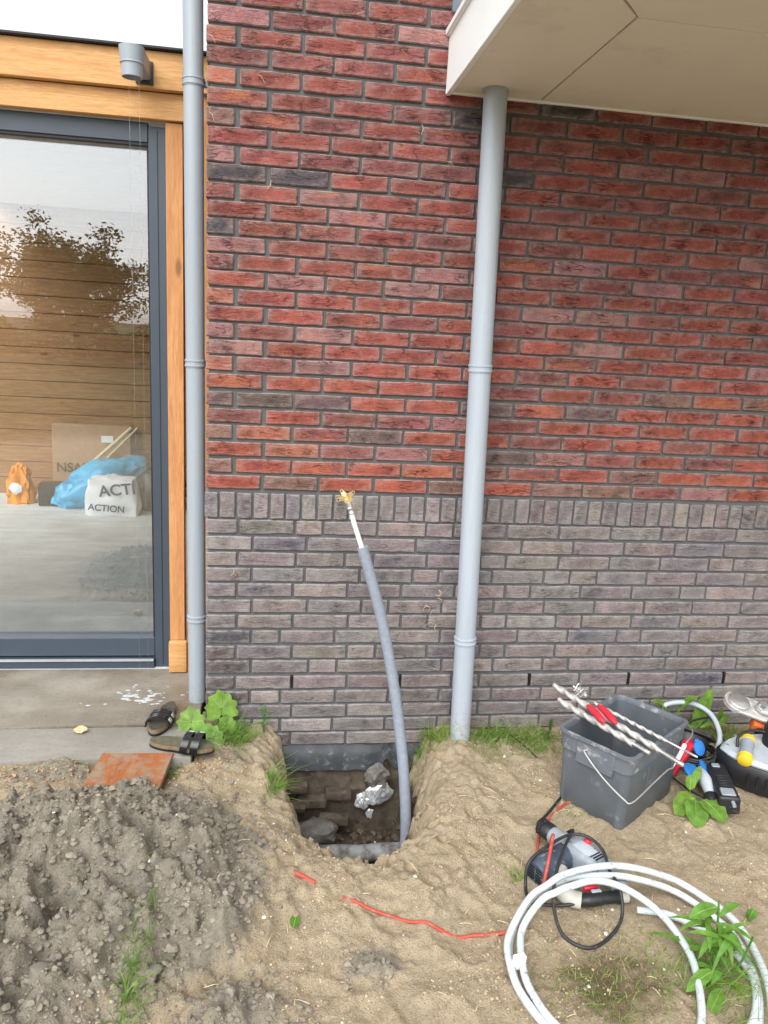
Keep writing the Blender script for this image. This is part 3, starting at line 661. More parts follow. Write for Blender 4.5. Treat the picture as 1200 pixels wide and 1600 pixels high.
# ------------------------------------------------------------------ downpipes
def collar(p, ax, r, thing, mat):
    p = Vector(p); ax = Vector(ax).normalized()
    for k, h in ((-1, .010), (1, .010)):
        c = p+ax*(k*0.0095); child(G().prof(c-ax*h*.5, c+ax*h*.5, [(0, r+.0006), (.25, r+.0045), (.75, r+.0045), (1, r+.0006)], 32), 'collar_ring', mat, thing)
    child(G().cyl(p-ax*.016, p+ax*.016, r+.0022, n=32), 'collar', mat, thing)
t = empty('downpipe', (-.044, .109, .1), 'grey plastic downpipe at the corner between sliding door and brick wall', 'pipe')
A_, B_ = Vector((-0.0425, .109, 0.098)), Vector((-.0595, .109, 3.2)); ax = (B_-A_).normalized()
child(G().tube([A_, A_+(B_-A_)*.33, A_+(B_-A_)*.66, B_], 0.0362, 36), 'pipe', 'pvc', t)
for z in (0.478, 1.532, 2.530):
    p = A_+ax*(z-A_.z); collar(p, ax, 0.0362, t, 'pvc')
    child(G().box(p+Vector((0.052, 0.02, 0)), (0.030, 0.022, 0.020), None, .003), 'bracket', 'pvc', t)
t = empty('downpipe', (1.083, -.1, -.05), 'pale grey downpipe in front of the brick wall under the canopy', 'pipe')
A_, B_ = Vector((1.0835, -.1, -0.16)), Vector((1.0125, -.092, 2.5482)); ax = (B_-A_).normalized()
child(G().tube([A_, A_+(B_-A_)*.33, A_+(B_-A_)*.66, B_], 0.0425, 40), 'pipe', 'pvc2', t)
child(G().prof(B_-ax*.012, B_-ax*.0004, [(0, .0432), (.4, .046), (1, .0465)], 40), 'top_ring', 'pvc', t)
for z in (0.463, 1.575):
    p = A_+ax*(z-A_.z); collar(p, ax, 0.0425, t, 'pvc2')
    child(G().cyl(p+Vector((0, .03, 0)), p+Vector((0, .115, 0)), .006, n=10), 'wall_bracket', 'pvc', t)

# ------------------------------------------------------------------ timber annex with sliding door
SZ = 0.10
tag(G().box((-1.62, 0.1585, SZ-.13), (3.20, 0.533, .26), None, .004).obj('concrete_slab', 'slab'), 'smooth wet concrete slab outside the sliding door', kind='structure')
g = G(); g.box((-1.622, -0.2275, SZ-.134), (3.20, 0.238, .26), None, .008, 2); tag(g.obj('concrete_apron', 'slab2'), 'dry rough concrete lip in front of the slab', kind='structure')
tag(G().box((-1.9, 2.36, SZ-.128), (3.78, 3.86, .26)).obj('annex_floor', 'floor', smooth=False), 'pale screed floor inside the annex', kind='structure')
an = empty('timber_annex', (-.5, .4, SZ), 'larch timber annex with anthracite sliding glass door', 'annex')
YD = 0.44
child(G().box((-1.62, 0.378, 2.627), (3.25, 0.036, 0.136), None, .003), 'fascia_board', 'larch', an)
child(G().box((-1.62, 0.412, 2.5075), (3.25, 0.045, 0.0985), None, .003), 'lintel_beam', 'larch', an)
child(G().box((-1.62, 0.372, 2.701), (3.27, 0.07, 0.010), None, .002), 'roofing_edge', 'gasket', an)
child(G().box((-0.162, 0.430, 1.353), (0.067, 0.05, 2.204), None, .002), 'door_post', 'larchv', an)
child(G().box((-0.060, 0.395, 1.35), (0.110, 0.03, 2.50), None, .002), 'corner_board', 'larchv', an)
child(G().box((-0.157, 0.385, 0.180), (0.082, 0.036, 0.150), None, .010, 2), 'foot_block', 'larch', an)
fr = child(G().box((-0.2325, YD+.05, 1.272), (0.072, 0.10, 2.34), None, .002), 'door_frame', 'anthracite', an)
child(G().box((-1.72, YD+.05, 2.4185), (2.90, 0.098, 0.074), None, .002), 'head_rail', 'anthracite', fr)
child(G().box((-1.72, YD+.05, 0.199), (2.90, 0.09, 0.086), None, .002), 'bottom_rail', 'anthracite', fr)
child(G().box((-1.72, YD+.03, 0.1265), (2.90, 0.09, 0.045), None, .002), 'threshold', 'anthracite', fr)
child(G().box((-1.72, YD-.0185, 0.146), (2.895, 0.009, 0.010)), 'track', 'alu', fr)
child(G().box((-0.2325, YD-.0005, 1.272), (0.0022, 0.004, 2.31)), 'groove', 'gasket', fr)
child(G().box((-1.72, YD+.022, 2.377), (2.90, 0.03, 0.012)), 'gasket', 'gasket', fr)
child(G().box((-0.2722, YD+.03, 1.31), (0.009, 0.03, 2.13)), 'gasket', 'gasket', fr)
child(G().box((-1.70, YD+.060, 1.306), (2.86, 0.006, 2.14)), 'glass_pane', 'glass', fr, smooth=False)
child(G().box((-3.20, YD+.05, 1.272), (0.08, 0.10, 2.34), None, .002), 'door_frame', 'anthracite', an)
# interior plank wall, ceiling
for k in range(18):
    z = SZ+0.004+0.1445*(k+.5)
    child(G().box((-1.9, 4.17+rng.uniform(-.002, .002), z), (3.78, 0.024, 0.1405), None, .004), 'plank', 'plank', an)
child(G().box((-1.9, 4.24, 1.4), (3.78, 0.1, 2.7)), 'rear_wall', 'plank', an, smooth=False)
for k in range(17):
    child(G().box((-1.03, 0.62+k*0.212, 2.575), (2.06, 0.206, 0.02), None, .003), 'ceiling_board', 'ceil', an)
child(G().box((-1.03, 2.34, 2.64), (2.06, 3.86, 0.10)), 'roof_deck', 'gasket', an, smooth=False)  # ceiling and roof stop short: opening added out of view to light the room

# spout through the fascia with two threads of water
t = empty('rain_spout', (-.285, .16, 2.5), 'short grey rain spout sticking out of the larch fascia', 'spout')
cx_, cy_ = -0.279, 0.165
g = G(); g.prof((cx_, cy_, 2.640), (cx_, cy_, 2.540), [(0, .0455), (.5, .0405), (.52, .0425), (.56, .0425), (.58, .0385), (1, .0365), (1, .033), (.85, .030)], 28); child(g, 'outlet', 'pvc', t)
g = G(); g.box((cx_+.012, 0.265, 2.617), (0.055, 0.20, 0.068), Euler((.02, 0, 0)), .012, 3); child(g, 'neck', 'pvc', t)
g = G(); g.box((cx_+.014, 0.353, 2.612), (0.066, 0.014, 0.082), None, .004, 2); child(g, 'sleeve_flange', 'blackplastic', t)
g = G()
for dx, r_, z0 in ((-.012, .0007, 2.545), (.024, .0006, 2.55)):
    g.tube([(cx_+dx, cy_, z0-(z0-.102)*k/14) for k in range(15)], [r_*(1-.03*k) for k in range(15)], 6)
tag(g.obj('water_trickle', 'water'), 'two thin threads of water falling from the rain spout', 'water')
for k in range(52):
    a = rng.uniform(0, 6.28); rr = abs(rng.gauss(0, .10)); x, y = -0.295+rr*1.25*math.cos(a), 0.13+rr*math.sin(a)*.9
    if y > .36 or y < -.09: continue
    if k == 0: gf = G()
    q = rng.uniform(.002, .008)*(1.7 if rr < .06 else 1); nn = 10
    gf.add([(x+q*1.5*(1+.25*rng.uniform(-1, 1))*math.cos(6.283*i/nn), y+q*(1+.25*rng.uniform(-1, 1))*math.sin(6.283*i/nn), SZ+.0012) for i in range(nn)]+[(x, y, SZ+.003)], [[i, (i+1) % nn, nn] for i in range(nn)])
tag(gf.obj('splash_glints', 'foam'), 'splashes of water on the slab below the spout, sky glints painted pale', 'splash', kind='stuff')

# things stored inside the annex
t = empty('cardboard_box', (-1.35, 3.98, SZ), 'flat brown cardboard box leaning on the plank wall behind the glass', 'box')
child(G().box((-1.33, 4.03, SZ+.335), (0.66, 0.12, 0.66), Euler((-.06, 0, 0)), .004), 'carton', 'card', t)
text_mesh('NSABDEN', 0.115, Matrix.Translation((-1.36, 3.928, SZ+.29)) @ Matrix.Rotation(R(90), 4, 'X'), 'print', 'print', t, True)
child(G().box((-1.19, 3.951, SZ+.55), (.10, .004, .06)), 'paper_label', 'whitebag', t, smooth=False)
t = empty('orange_bag', (-1.88, 3.80, SZ), 'orange plastic bag slumped on the floor behind the glass', 'bag')
def bagbody(c, size, seed, taper=.75, amp=.10):
    g = G(); b = bmesh.new(); bmesh.ops.create_cube(b, size=2.0); bmesh.ops.subdivide_edges(b, edges=b.edges[:], cuts=9, use_grid_fill=True); b.verts.index_update(); V = []
    for v in b.verts:
        q = v.co; n_ = q.normalized(); q = q.lerp(n_*1.25, .42); k = 1-(1-taper)*max(0, (q.z+1)/2)
        d = mnoise.fractal(Vector((q.x*2.2+seed*3, q.y*2.2, q.z*2.2)), .8, 2.1, 4)
        p = Vector((q.x*k*size[0], q.y*k*size[1], q.z*size[2]))+n_*d*amp*max(size)
        V.append((p.x+c[0], p.y+c[1], max(p.z+c[2], SZ+.003)))
    g.add(V, [[v.index for v in f.verts] for f in b.faces]); b.free(); return g
child(bagbody((-1.88, 3.80, SZ+.15), (.115, .085, .17), 4, .45, .26), 'bag', 'orangebag', t, angle=35)
child(G().blob((-1.895, 3.71, SZ+.14), (.05, .014, .05), 2, .5, 2, 3), 'print_patch', 'whitebag', t)
t = empty('blue_bag', (-1.2, 3.72, SZ), 'crumpled translucent blue plastic sack heaped behind the glass', 'bag')
child(G().blob((-1.16, 3.72, SZ+.20), (.36, .20, .20), 4, .32, 1.7, 12, Euler((0, -.35, .1)), SZ+.003), 'sack', 'bluebag', t, angle=50)
child(G().blob((-1.44, 3.66, SZ+.10), (.12, .12, .12), 3, .35, 2, 15, None, SZ+.003), 'sack_fold', 'bluebag', t, angle=50)
t = empty('white_bag', (-1.04, 3.42, SZ), 'white shopping bag with navy lettering behind the glass', 'bag')
child(bagbody((-1.05, 3.45, SZ+.15), (.22, .10, .165), 21, .82, .09), 'bag', 'whitebag', t, angle=40)
text_mesh('ACTION', 0.075, Matrix.Translation((-1.08, 3.322, SZ+.075)) @ Matrix.Rotation(R(4), 4, 'Y') @ Matrix.Rotation(R(86), 4, 'X'), 'lettering', 'navyprint', t, True)
text_mesh('ACTI', 0.13, Matrix.Translation((-0.995, 3.335, SZ+.225)) @ Matrix.Rotation(R(-6), 4, 'Y') @ Matrix.Rotation(R(95), 4, 'X'), 'lettering', 'navyprint', t, True)
tag(G().blob((-0.72, 3.62, SZ+.17), (.22, .16, .19), 3, .25, 1.8, 31, None, SZ+.003).obj('black_bag', 'blackbag', angle=50), 'black bin bag behind the white shopping bag', 'bag')
tag(G((-1.58, 3.74, SZ)).box((-1.58, 3.74, SZ+.10), (.26, .16, .19), Euler((0, 0, .1)), .012, 2).obj('black_crate', 'blackbag'), 'low black crate between the orange bag and the blue sack', 'crate')
tag(G().tube([(-1.36, 3.86, SZ+.30), (-.98, 3.95, SZ+.66)], .016, 10).tube([(-1.30, 3.86, SZ+.27), (-.93, 3.95, SZ+.66)], .01, 8).obj('wooden_lath', 'straw'), 'thin pale laths leaning behind the blue sack', 'lath')

# ------------------------------------------------------------------ things on the slab edge
def sandal(name, loc, rz, tilt, label, insole, L=0.25):
    t = empty(name, loc, label, 'sandal', 'pair of worn sandals')
    mt = Matrix.Translation(Vector(loc)) @ Euler((tilt[0], tilt[1], rz)).to_matrix().to_4x4()
    out = []
    for k in range(28):
        a = 2*math.pi*k/28; y = math.cos(a); x = math.sin(a)
        w = 0.037+0.011*sst(-.3, .7, np.array(y))-0.006*math.exp(-((y+.1)/.3)**2)*(1 if x > 0 else .2)
        out.append((float(w)*x*(1.0 if abs(x) < 1 else 1)+0.004*y, L*.5*y))
    child(G().prism(out, 0.0, 0.008, mt), 'outsole', 'gasket', t)
    child(G().prism([(x*.985, y*.985) for x, y in out], 0.008, 0.024, mt), 'footbed', 'cork', t)
    g = G(); n = 28; V = [mt @ Vector((x*.97, y*.97, .0262)) for x, y in out]+[mt @ Vector((x*.6, y*.72, .0246)) for x, y in out]+[mt @ Vector((0, 0, .0245))]
    g.add(V, [[i, (i+1) % n, n+(i+1) % n, n+i] for i in range(n)]+[[n+i, n+(i+1) % n, 2*n] for i in range(n)]); child(g, 'insole', insole, t)
    for y0, wd in ((0.062, .030), (0.022, .028)):
        g = G(); V, F = [], []; k = 13
        for i in range(k):
            a = math.pi*i/(k-1); hw = 0.049
            for dy in (-wd/2, wd/2):
                for q in (0, .0035):
                    V.append(mt @ Vector(((hw+q)*math.cos(a), y0+dy+.008*math.sin(a), 0.010+(0.050+q)*math.sin(a)**.8)))
        for i in range(k-1):
            b = 4*i; F += [[b, b+2, b+6, b+4], [b+1, b+5, b+7, b+3], [b, b+4, b+5, b+1], [b+2, b+3, b+7, b+6]]
        g.add(V, F); s_ = child(g, 'strap', 'leather', t)
        child(G().box(mt @ Vector((-.047, y0+.005, .042)), (.006, .022, .018), Euler((0, .5, rz)), .002), 'buckle', 'steel', s_)
    return t
sandal('sandal', (-0.160, -0.075, SZ+.0012), R(172), (0, 0), 'dark sandal with black straps standing on the slab, toe toward the soil', 'insole')
sandal('sandal', (-0.062, -0.292, SZ+.002), R(-104), (.02, .03), 'faded mossy sandal lying half under the leafy weed', 'insole2', .26)
g = G((-.33, -.29, SZ)); g.blob((-.465, -.15, SZ+.010), (.026, .018, .012), 2, .35, 1.4, 3, None, SZ+.001); tag(g.obj('wood_chip', 'woodchip', smooth=False), 'pale broken chip of wood on the slab', 'wood chip')
g = G((-.23, -.46, .08)); g.box((-.228, -.448, .098), (.262, .262, .019), Euler((R(-3), R(-1), R(-4))), .0015); tag(g.obj('wooden_board', 'board'), 'square orange-brown board smeared with mud beside the clay heap', 'board')

# ------------------------------------------------------------------ standpipe rising from the hole
t = empty('water_standpipe', (.79, -.35, -.42), 'bent water pipe in grey foam sleeve with brass end rising from the hole', 'pipe')
SP = [(0.800, -0.365, -0.46), (0.823, -0.335, -0.30), (0.815, -0.27, -0.08), (0.795, -0.22, 0.10), (0.766, -0.19, 0.283), (0.703, -0.16, 0.568), (0.6115, -0.145, 0.868)]
sp = crom(SP, 8)
child(G().tube(sp, 0.0222, 24), 'foam_sleeve', 'sleeve', t)
d_ = (Vector(SP[-1])-Vector(SP[-2])).normalized()
p0 = Vector(SP[-1])-d_*.05; p1 = Vector((0.5585, -0.118, 1.018))
child(G().tube(crom([p0, (Vector(SP[-1])+p1)/2+Vector((-.003, 0, 0)), p1], 5), 0.0098, 20), 'white_pipe', 'whitepipe', t)
d1 = Vector((-.33, .12, .94)).normalized()
bf = child(G().prof(p1-d1*.028, p1+d1*.026, [(0, .0115), (.12, .0125), (.2, .0125), (.24, .0108), (.4, .0108), (.44, .0125), (.56, .0125), (.6, .0108), (.85, .0118), (1, .0118)], 20), 'press_sleeve', 'steel', t)
ce = p1+d1*.040                     # brass wall-plate elbow: thread opening faces the camera
fx = Vector((.18, -.96, -.10)).normalized(); sx_ = fx.cross(Vector((0, 0, 1))).normalized(); ux_ = sx_.cross(fx)
g = G(); k = 24; V, F = [], []
for rr_, q in ((.0155, -.012), (.0165, .012), (.0165, .0165), (.0128, .0165), (.0122, -.010), (.0, -.011)):
    for j in range(k): V.append(ce+fx*q+(sx_*math.cos(6.283*j/k)+ux_*math.sin(6.283*j/k))*rr_)
for i in range(5):
    for j in range(k): F.append([i*k+j, i*k+(j+1) % k, (i+1)*k+(j+1) % k, (i+1)*k+j])
g.add(V, F); el = child(g, 'brass_elbow', 'brass', t)
for ang in (52, -15, 143):
    a = R(ang); dr = sx_*math.cos(a)+ux_*math.sin(a); pr2 = dr.cross(fx); g = G(); c0 = ce-fx*.012; L_ = .033
    V, F = [], []; ring = []
    for j in range(9): b = R(-90+j*22.5); ring.append((L_+.0072*math.cos(b), .0072*math.sin(b)))
    outl = [(0.004, -.011)]+ring+[(0.004, .011)]
    mt = Matrix((dr, pr2, fx)).transposed().to_4x4(); mt.translation = c0
    g.prism(outl, -.002, .003, mt); ear = child(g, 'flange_ear', 'brass', el)
    c2 = c0+dr*L_; child(G().cyl(c2+fx*.0028, c2+fx*.0036, .0036, n=12), 'screw_hole', 'gasket', el)
# things in the hole
g = G((.56, -.38, -.42)); g.tube([(0.47, -.312, -.372), (0.55, -.316, -.372), (0.64, -.32, -.371), (0.74, -.322, -.368), (0.86, -.325, -.366)], [.034, .036, .033, .036, .035], 18); tag(g.obj('buried_pipe', 'stubpipe'), 'dirty grey pipe crossing the bottom of the hole', 'pipe')
g = G((.72, -.09, -.3)); g.blob((0.745, -.075, -.25), (.052, .022, .055), 3, .55, 1.3, 5); g.blob((0.672, -.085, -.29), (.028, .016, .036), 3, .55, 1.4, 7); g.blob((0.705, -.095, -.345), (.014, .010, .024), 2, .55, 1.4, 9); tag(g.obj('foil_lump', 'foil', smooth=False), 'crumpled silver foil stuffed under the torn bitumen strip', 'foil')
g = G((.735, -.06, -.2)); g.blob((0.735, -.070, -.185), (.05, .03, .055), 3, .4, 2.2, 8); tag(g.obj('cement_lump', 'greyplaster', angle=30), 'grey cement lump above the foil under the brick wall', 'cement')
g = G((.44, -.22, -.36)); g.blob((0.465, -.225, -.335), (.095, .06, .05), 3, .3, 1.5, 18); tag(g.obj('wet_stone', 'greyplaster', angle=40), 'rounded wet grey stone in the left of the hole', 'stone')
g = G((.385, -.35, -.34)); g.blob((0.435, -.325, -.335), (.03, .025, .022), 2, .3, 1.5, 28); tag(g.obj('white_stone', 'shell', angle=40), 'small white stone at the left end of the buried pipe', 'stone')

# ------------------------------------------------------------------ bucket and drill bits
bu = empty('mortar_bucket', (1.597, -.53, 0), 'rectangular dark grey builder bucket with drill bits across its rim', 'bucket')
BA = R(36.6); bm_ = Matrix.Translation((1.597, -.525, -.02)) @ Matrix.Rotation(BA, 4, 'Z')
def ring(w, d, r, z, cx=0, cy=0, n=6):
    o = []
    for qx, qy, a0 in ((1, 1, 0), (-1, 1, 90), (-1, -1, 180), (1, -1, 270)):
        for k in range(n+1):
            a = R(a0+90*k/n); o.append(bm_ @ Vector((cx+qx*(w/2-r)+r*math.cos(a), cy+qy*(d/2-r)+r*math.sin(a), z)))
    return o
def shell(spec, close_first=True, close_last=True):
    g = G(); rs = [ring(*s_) for s_ in spec]; k = len(rs[0]); V = [p for q in rs for p in q]; F = []
    for i in range(len(rs)-1):
        for j in range(k): F.append([i*k+j, i*k+(j+1) % k, (i+1)*k+(j+1) % k, (i+1)*k+j])
    if close_first: F.append(list(range(k))[::-1])
    if close_last: F.append([(len(rs)-1)*k+j for j in range(k)])
    g.add(V, F); return g
child(shell([(.402, .252, .03, .0), (.412, .262, .03, .006), (.428, .278, .032, .23), (.432, .282, .032, .302), (.424, .274, .03, .302), (.418, .268, .03, .23), (.404, .254, .028, .010)]), 'body', 'bucket', bu)
child(shell([(.431, .281, .032, .250), (.441, .291, .034, .2505), (.444, .294, .034, .309), (.462, .312, .038, .311), (.462, .312, .038, .319), (.434, .284, .03, .321), (.427, .277, .03, .314), (.424, .274, .03, .292)], False, False), 'rim', 'bucketrim', bu)
for sx in (-1, 1):
    child(G().box(bm_ @ Vector((sx*.2215, -.01, .262)), (.008, .15, .085), Matrix.Rotation(BA, 3, 'Z'), .003), 'handle_lug', 'bucketrim', bu)
child(G().box(bm_ @ Vector((.03, .1345, .16)), (.15, .004, .20), Matrix.Rotation(BA, 3, 'Z') @ Euler((-.03, 0, 0)).to_matrix(), .0015), 'inner_panel', 'bucketrim', bu)
for sx in (-.06, .14):
    child(G().box(bm_ @ Vector((sx, -.1405, .20)), (.0025, .004, .10), Matrix.Rotation(BA, 3, 'Z')), 'rib', 'bucketrim', bu)
# wire handle hanging over the front corner
hp = [(-.226, .02, .285), (-.240, .022, .278), (-.250, -.06, .225), (-.254, -.15, .185), (-.240, -.178, .180), (-.12, -.186, .205), (-.02, -.190, .222), (.02, -.192, .218), (.045, -.192, .232), (.11, -.188, .275), (.20, -.176, .292), (.238, -.12, .292), (.230, .02, .285)]
child(G().tube([bm_ @ p for p in crom(hp, 6)], .0028, 8), 'wire_handle', 'steel', bu)
child(G().tube([bm_ @ Vector(p) for p in ((.05, -.192, .235), (.08, -.191, .255), (.112, -.188, .276))], .0085, 12), 'handle_grip', 'whitepipe', bu)
def drill_bit(p0, p1, r, label, shank=.16, cap=False):
    p0, p1 = Vector(p0), Vector(p1); t = empty('drill_bit', (p0+p1)/2, label, 'drill bit', 'masonry drill bits on the bucket'); L_ = (p1-p0).length; d = (p1-p0)/L_
    n = int(L_*(1-shank)/.0035)
    def tw(th, i): return 0.60+0.40*abs(math.cos(th-i*.0035*2*math.pi/(r*9)))**1.5
    child(G().tube([p0+d*(L_*(1-shank)*i/n) for i in range(n+1)], [r*(.45 if i == 0 else (.8 if i == 1 else 1)) for i in range(n+1)], 12, tw=tw), 'flute', 'dustysteel', t, angle=60)
    q = p0+d*(L_*(1-shank)); child(G().prof(q, p1, [(0, r*.72), (.1, r*.60), (.55, r*.60), (.56, r*.52), (.62, r*.52), (.63, r*.6), (.96, r*.6), (1, r*.45)], 12), 'shank', 'steel', t)
    return t
BITS = [((1.395, -.285, .345), (1.663, -.835, .312)), ((1.388, -.367, .322), (1.578, -.758, .314)), ((1.512, -.422, .335), (1.744, -.782, .309))]
CAPS = [(1.462, -.478, .352), (1.480, -.592, .342), (1.505, -.478, .352), (1.522, -.60, .342)]
b1 = drill_bit(BITS[0][0], BITS[0][1], .0135, 'long thick masonry drill bit, upper of the pair lying across the bucket')
b2 = drill_bit(BITS[1][0], BITS[1][1], .0140, 'thick masonry drill bit, lower left one lying across the bucket')
b3 = drill_bit(BITS[2][0], BITS[2][1], .0080, 'thin masonry drill bit on the right side of the bucket rim', .28)
for p, q, bt in ((CAPS[0], CAPS[1], b1), (CAPS[2], CAPS[3], b3)):
    child(G(p).tube(crom([p, ((p[0]+q[0])/2, (p[1]+q[1])/2, (p[2]+q[2])/2+.004), q], 4), [.007, .011, .0125, .013, .0135, .0135, .013, .012, .005], 12), 'rubber_cap', 'redplastic', bt)
g = G((1.48, -.36, .35)); 
for k in range(16):
    p = Vector((1.478, -.365, .345)); q = p+Vector((rng.uniform(-.025, .025), rng.uniform(-.04, .04), rng.uniform(.005, .03))); w_ = p+Vector((rng.uniform(-.03, .03), rng.uniform(-.03, .03), 0))
    g.tube(crom([p, q, w_], 4), .0016, 5)
tag(g.obj('twist_wire', 'steel'), 'bundle of twisted wire round the drill bits', 'wire')

# ------------------------------------------------------------------ rotary hammer, cables, coil
t = empty('rotary_hammer', (1.25, -.97, .02), 'grey rotary hammer drill lying on the sand, half under the white coil', 'drill')
a0, a1 = Vector((1.193, -.772, .075)), Vector((1.327, -1.035, .070)); adx = (a1-a0).normalized()
def al(s_, dz=0, side=0): return a0+adx*s_+Vector((0, 0, dz))+Vector((adx.y, -adx.x, 0))*side
child(G().prof(al(0), al(.062), [(0, .018), (.04, .026), (.1, .030), (.35, .031), (.38, .0275), (.46, .0275), (.5, .033), (.9, .034), (1, .030)], 24, ), 'chuck', 'blackplastic', t)
for k in range(12):
    a = 6.283*k/12; u_ = Vector((0, 0, 1)); w_ = adx.cross(u_); c = al(.014)+(u_*math.cos(a)+w_*math.sin(a))*.0305
    child(G().box(c+adx*.004, (.006, .006, .02), adx.to_track_quat('Z', 'Y').to_matrix(), .001), 'chuck_rib', 'blackplastic', t)
child(G().prof(al(.06), al(.150), [(0, .029), (.1, .0335), (.5, .034), (.54, .0385), (.6, .0385), (.64, .037), (1, .047)], 28), 'gear_nose', 'toolgrey', t)
rotz = Matrix.Rotation(math.atan2(adx.y, adx.x), 3, 'Z')
child(G().box(al(.205, -.002), (.150, .098, .100), rotz, .030, 4), 'gear_housing', 'toolgrey', t)
child(G().box(al(.215, .042, .006), (.075, .05, .018), rotz, .006, 2), 'name_plate', 'lightgrey', t)
mo = child(G().prof(al(.160, -.005, .03), al(.168, -.014, .195), [(0, .044), (.5, .046), (.52, .051), (.9, .050), (1, .040)], 28), 'motor_housing', 'toolblue', t)
mdir = (al(.168, -.014, .195)-al(.160, -.005, .03)).normalized()
for k in range(5):
    for j in (0, 1):
        c = al(.160, -.005, .03)+mdir*.1645+Vector((0, 0, -.024+.012*k))+mdir.cross(Vector((0, 0, 1)))*(-.016+.032*j)
        child(G().box(c, (.026, .008, .0055), Matrix.Rotation(math.atan2(mdir.y, mdir.x)+R(90), 3, 'Z'), 0), 'vent', 'gasket', mo)
child(G().tube(crom([al(.26, .0, -.03), (1.352, -1.045, .062), (1.362, -1.095, .055), (1.352, -1.128, .050)], 5), [.034]*6+[.030]*6+[.026]*4, 16), 'rear_arm', 'toolgrey', t)
child(G().tube(crom([al(.20, -.01, .11), (1.165, -1.085, .050), (1.185, -1.118, .046), (1.212, -1.132, .046)], 5), [.028]*5+[.030]*5+[.028]*6, 16), 'handle_root', 'toolcream', t)
gr = child(G().tube(crom([(1.205, -1.130, .046), (1.245, -1.134, .050), (1.29, -1.132, .052), (1.345, -1.128, .050)], 6), [.021]*4+[.0225]*7+[.021]*6+[.024, .024], 18), 'grip', 'blackplastic', t)
child(G().box((1.265, -1.122, .073), (.034, .012, .008), Euler((0, 0, .05)), .003, 2), 'trigger_label', 'lightgrey', gr)
child(G().tube([(1.34, -1.128, .050), (1.372, -1.126, .048)], .020, 16), 'handle_end', 'toolcream', t)
child(G().box((1.262, -1.086, .055), (.05, .018, .02), Euler((0, 0, .1)), .004), 'trigger', 'redplastic', t)
for s_, sd2 in ((.165, .028), (.165, -.028), (.255, .028), (.255, -.028)):
    c = al(s_, .047, sd2); child(G().prof(c, c+Vector((0, 0, .004)), [(0, .005), (.7, .005), (1, .003)], 10), 'screw', 'steel', t)
child(G().prof(al(.195, .046, -.03), al(.195, .060, -.03), [(0, .014), (.6, .014), (1, .010)], 16), 'mode_dial', 'redplastic', t)
for k in range(5):
    child(G().box(al(.235+.010*k, .0485, .0), (.004, .045, .003), rotz), 'cooling_slot', 'gasket', t)
t.scale = (.93, .93, .86)
def cable(name, pts, r, mat, label, n=7, lift=True, cat='cable'):
    P = []
    for p in pts:
        if len(p) == 2: P.append((p[0], p[1], gz(*p)+r*.6))
        else: P.append(p)
    q = crom(P, n)
    return tag(G(P[0]).tube(q, r, 10).obj(name, mat), label, cat)
cable('tool_cable', [(1.195, -1.133, .044), (1.15, -1.128, .035), (1.10, -1.115, .03), (1.062, -1.10, .03), (1.07, -1.03, .03), (1.088, -1.0, .095), (1.186, -.951, .125), (1.253, -.925, .128), (1.30, -.945, .13), (1.327, -1.0, .12), (1.322, -1.068, .10), (1.325, -1.135, .092), (1.32, -1.18, .04), (1.278, -1.226, .022), (1.207, -1.272, .02), (1.157, -1.272, .02), (1.117, -1.228, .025), (1.112, -1.158, .06), (1.14, -1.085, .105), (1.205, -.985, .132), (1.268, -.895, .118), (1.287, -.83, .07), (1.28, -.785, .02), (1.262, -.745), (1.219, -.715), (1.262, -.665), (1.32, -.61), (1.40, -.50), (1.52, -.30), (1.75, -.16)], .0052, 'blackcable', 'black power cable looping over the rotary hammer and coil')
cable('red_cable', [(1.40, -.58), (1.342, -.615), (1.269, -.68), (1.224, -.738), (1.190, -.80), (1.172, -.86), (1.172, -.905), (1.186, -.925, .125), (1.168, -.965, .132), (1.14, -1.02, .11), (1.100, -1.085, .03), (1.06, -1.13), (1.011, -1.182), (.953, -1.208), (.90, -1.202)], .0056, 'redcable', 'red cable running past the rotary hammer to the bucket')
rp = [(0.895, -1.200), (0.865, -1.190), (0.82, -1.18), (0.774, -1.168), (0.73, -1.15), (0.686, -1.131), (0.63, -1.108), (0.578, -1.085), (0.53, -1.066), (0.495, -1.046)]
cable('red_cable', [(x, y, gz(x, y)+(.003 if not .80 < x < .84 else -.001)) for x, y in rp], .0052, 'redcable', 'muddy red cable half buried in the sand in front of the hole', 5)
cable('red_cable', [(.352, -.955, gz(.352, -.955)-.004), (.38, -.97, gz(.38, -.97)+.005), (.415, -.987, gz(.415, -.987)+.001)], .007, 'redcable', 'short red cable end poking out of the clay', 6)
# white pipe coil
C0 = (1.283, -1.36)
inner = [(1.20, -1.69, .04), (1.06, -1.64, .04), (0.985, -1.54, .045), (0.955, -1.46, .05), (0.952, -1.372, .05), (0.989, -1.237, .05), (1.069, -1.158, .08), (1.116, -1.159, .11), (1.159, -1.156, .125), (1.247, -1.138, .125), (1.34, -1.152, .10), (1.423, -1.207, .06), (1.445, -1.323, .045), (1.424, -1.42, .04), (1.355, -1.56, .04), (1.25, -1.66, .04), (1.10, -1.66, .04), (0.985, -1.56, .04)]
third = [(0.938, -1.44, .022), (0.935, -1.33, .022), (0.966, -1.22, .022), (1.062, -1.108, .05), (1.177, -1.080, .09), (1.294, -1.088, .10), (1.389, -1.086, .085), (1.530, -1.090, .035), (1.604, -1.175, .02), (1.630, -1.27, .02), (1.605, -1.40, .02), (1.545, -1.52, .02), (1.44, -1.64, .02), (1.28, -1.70, .02), (1.12, -1.68, .025), (0.99, -1.58, .035)]
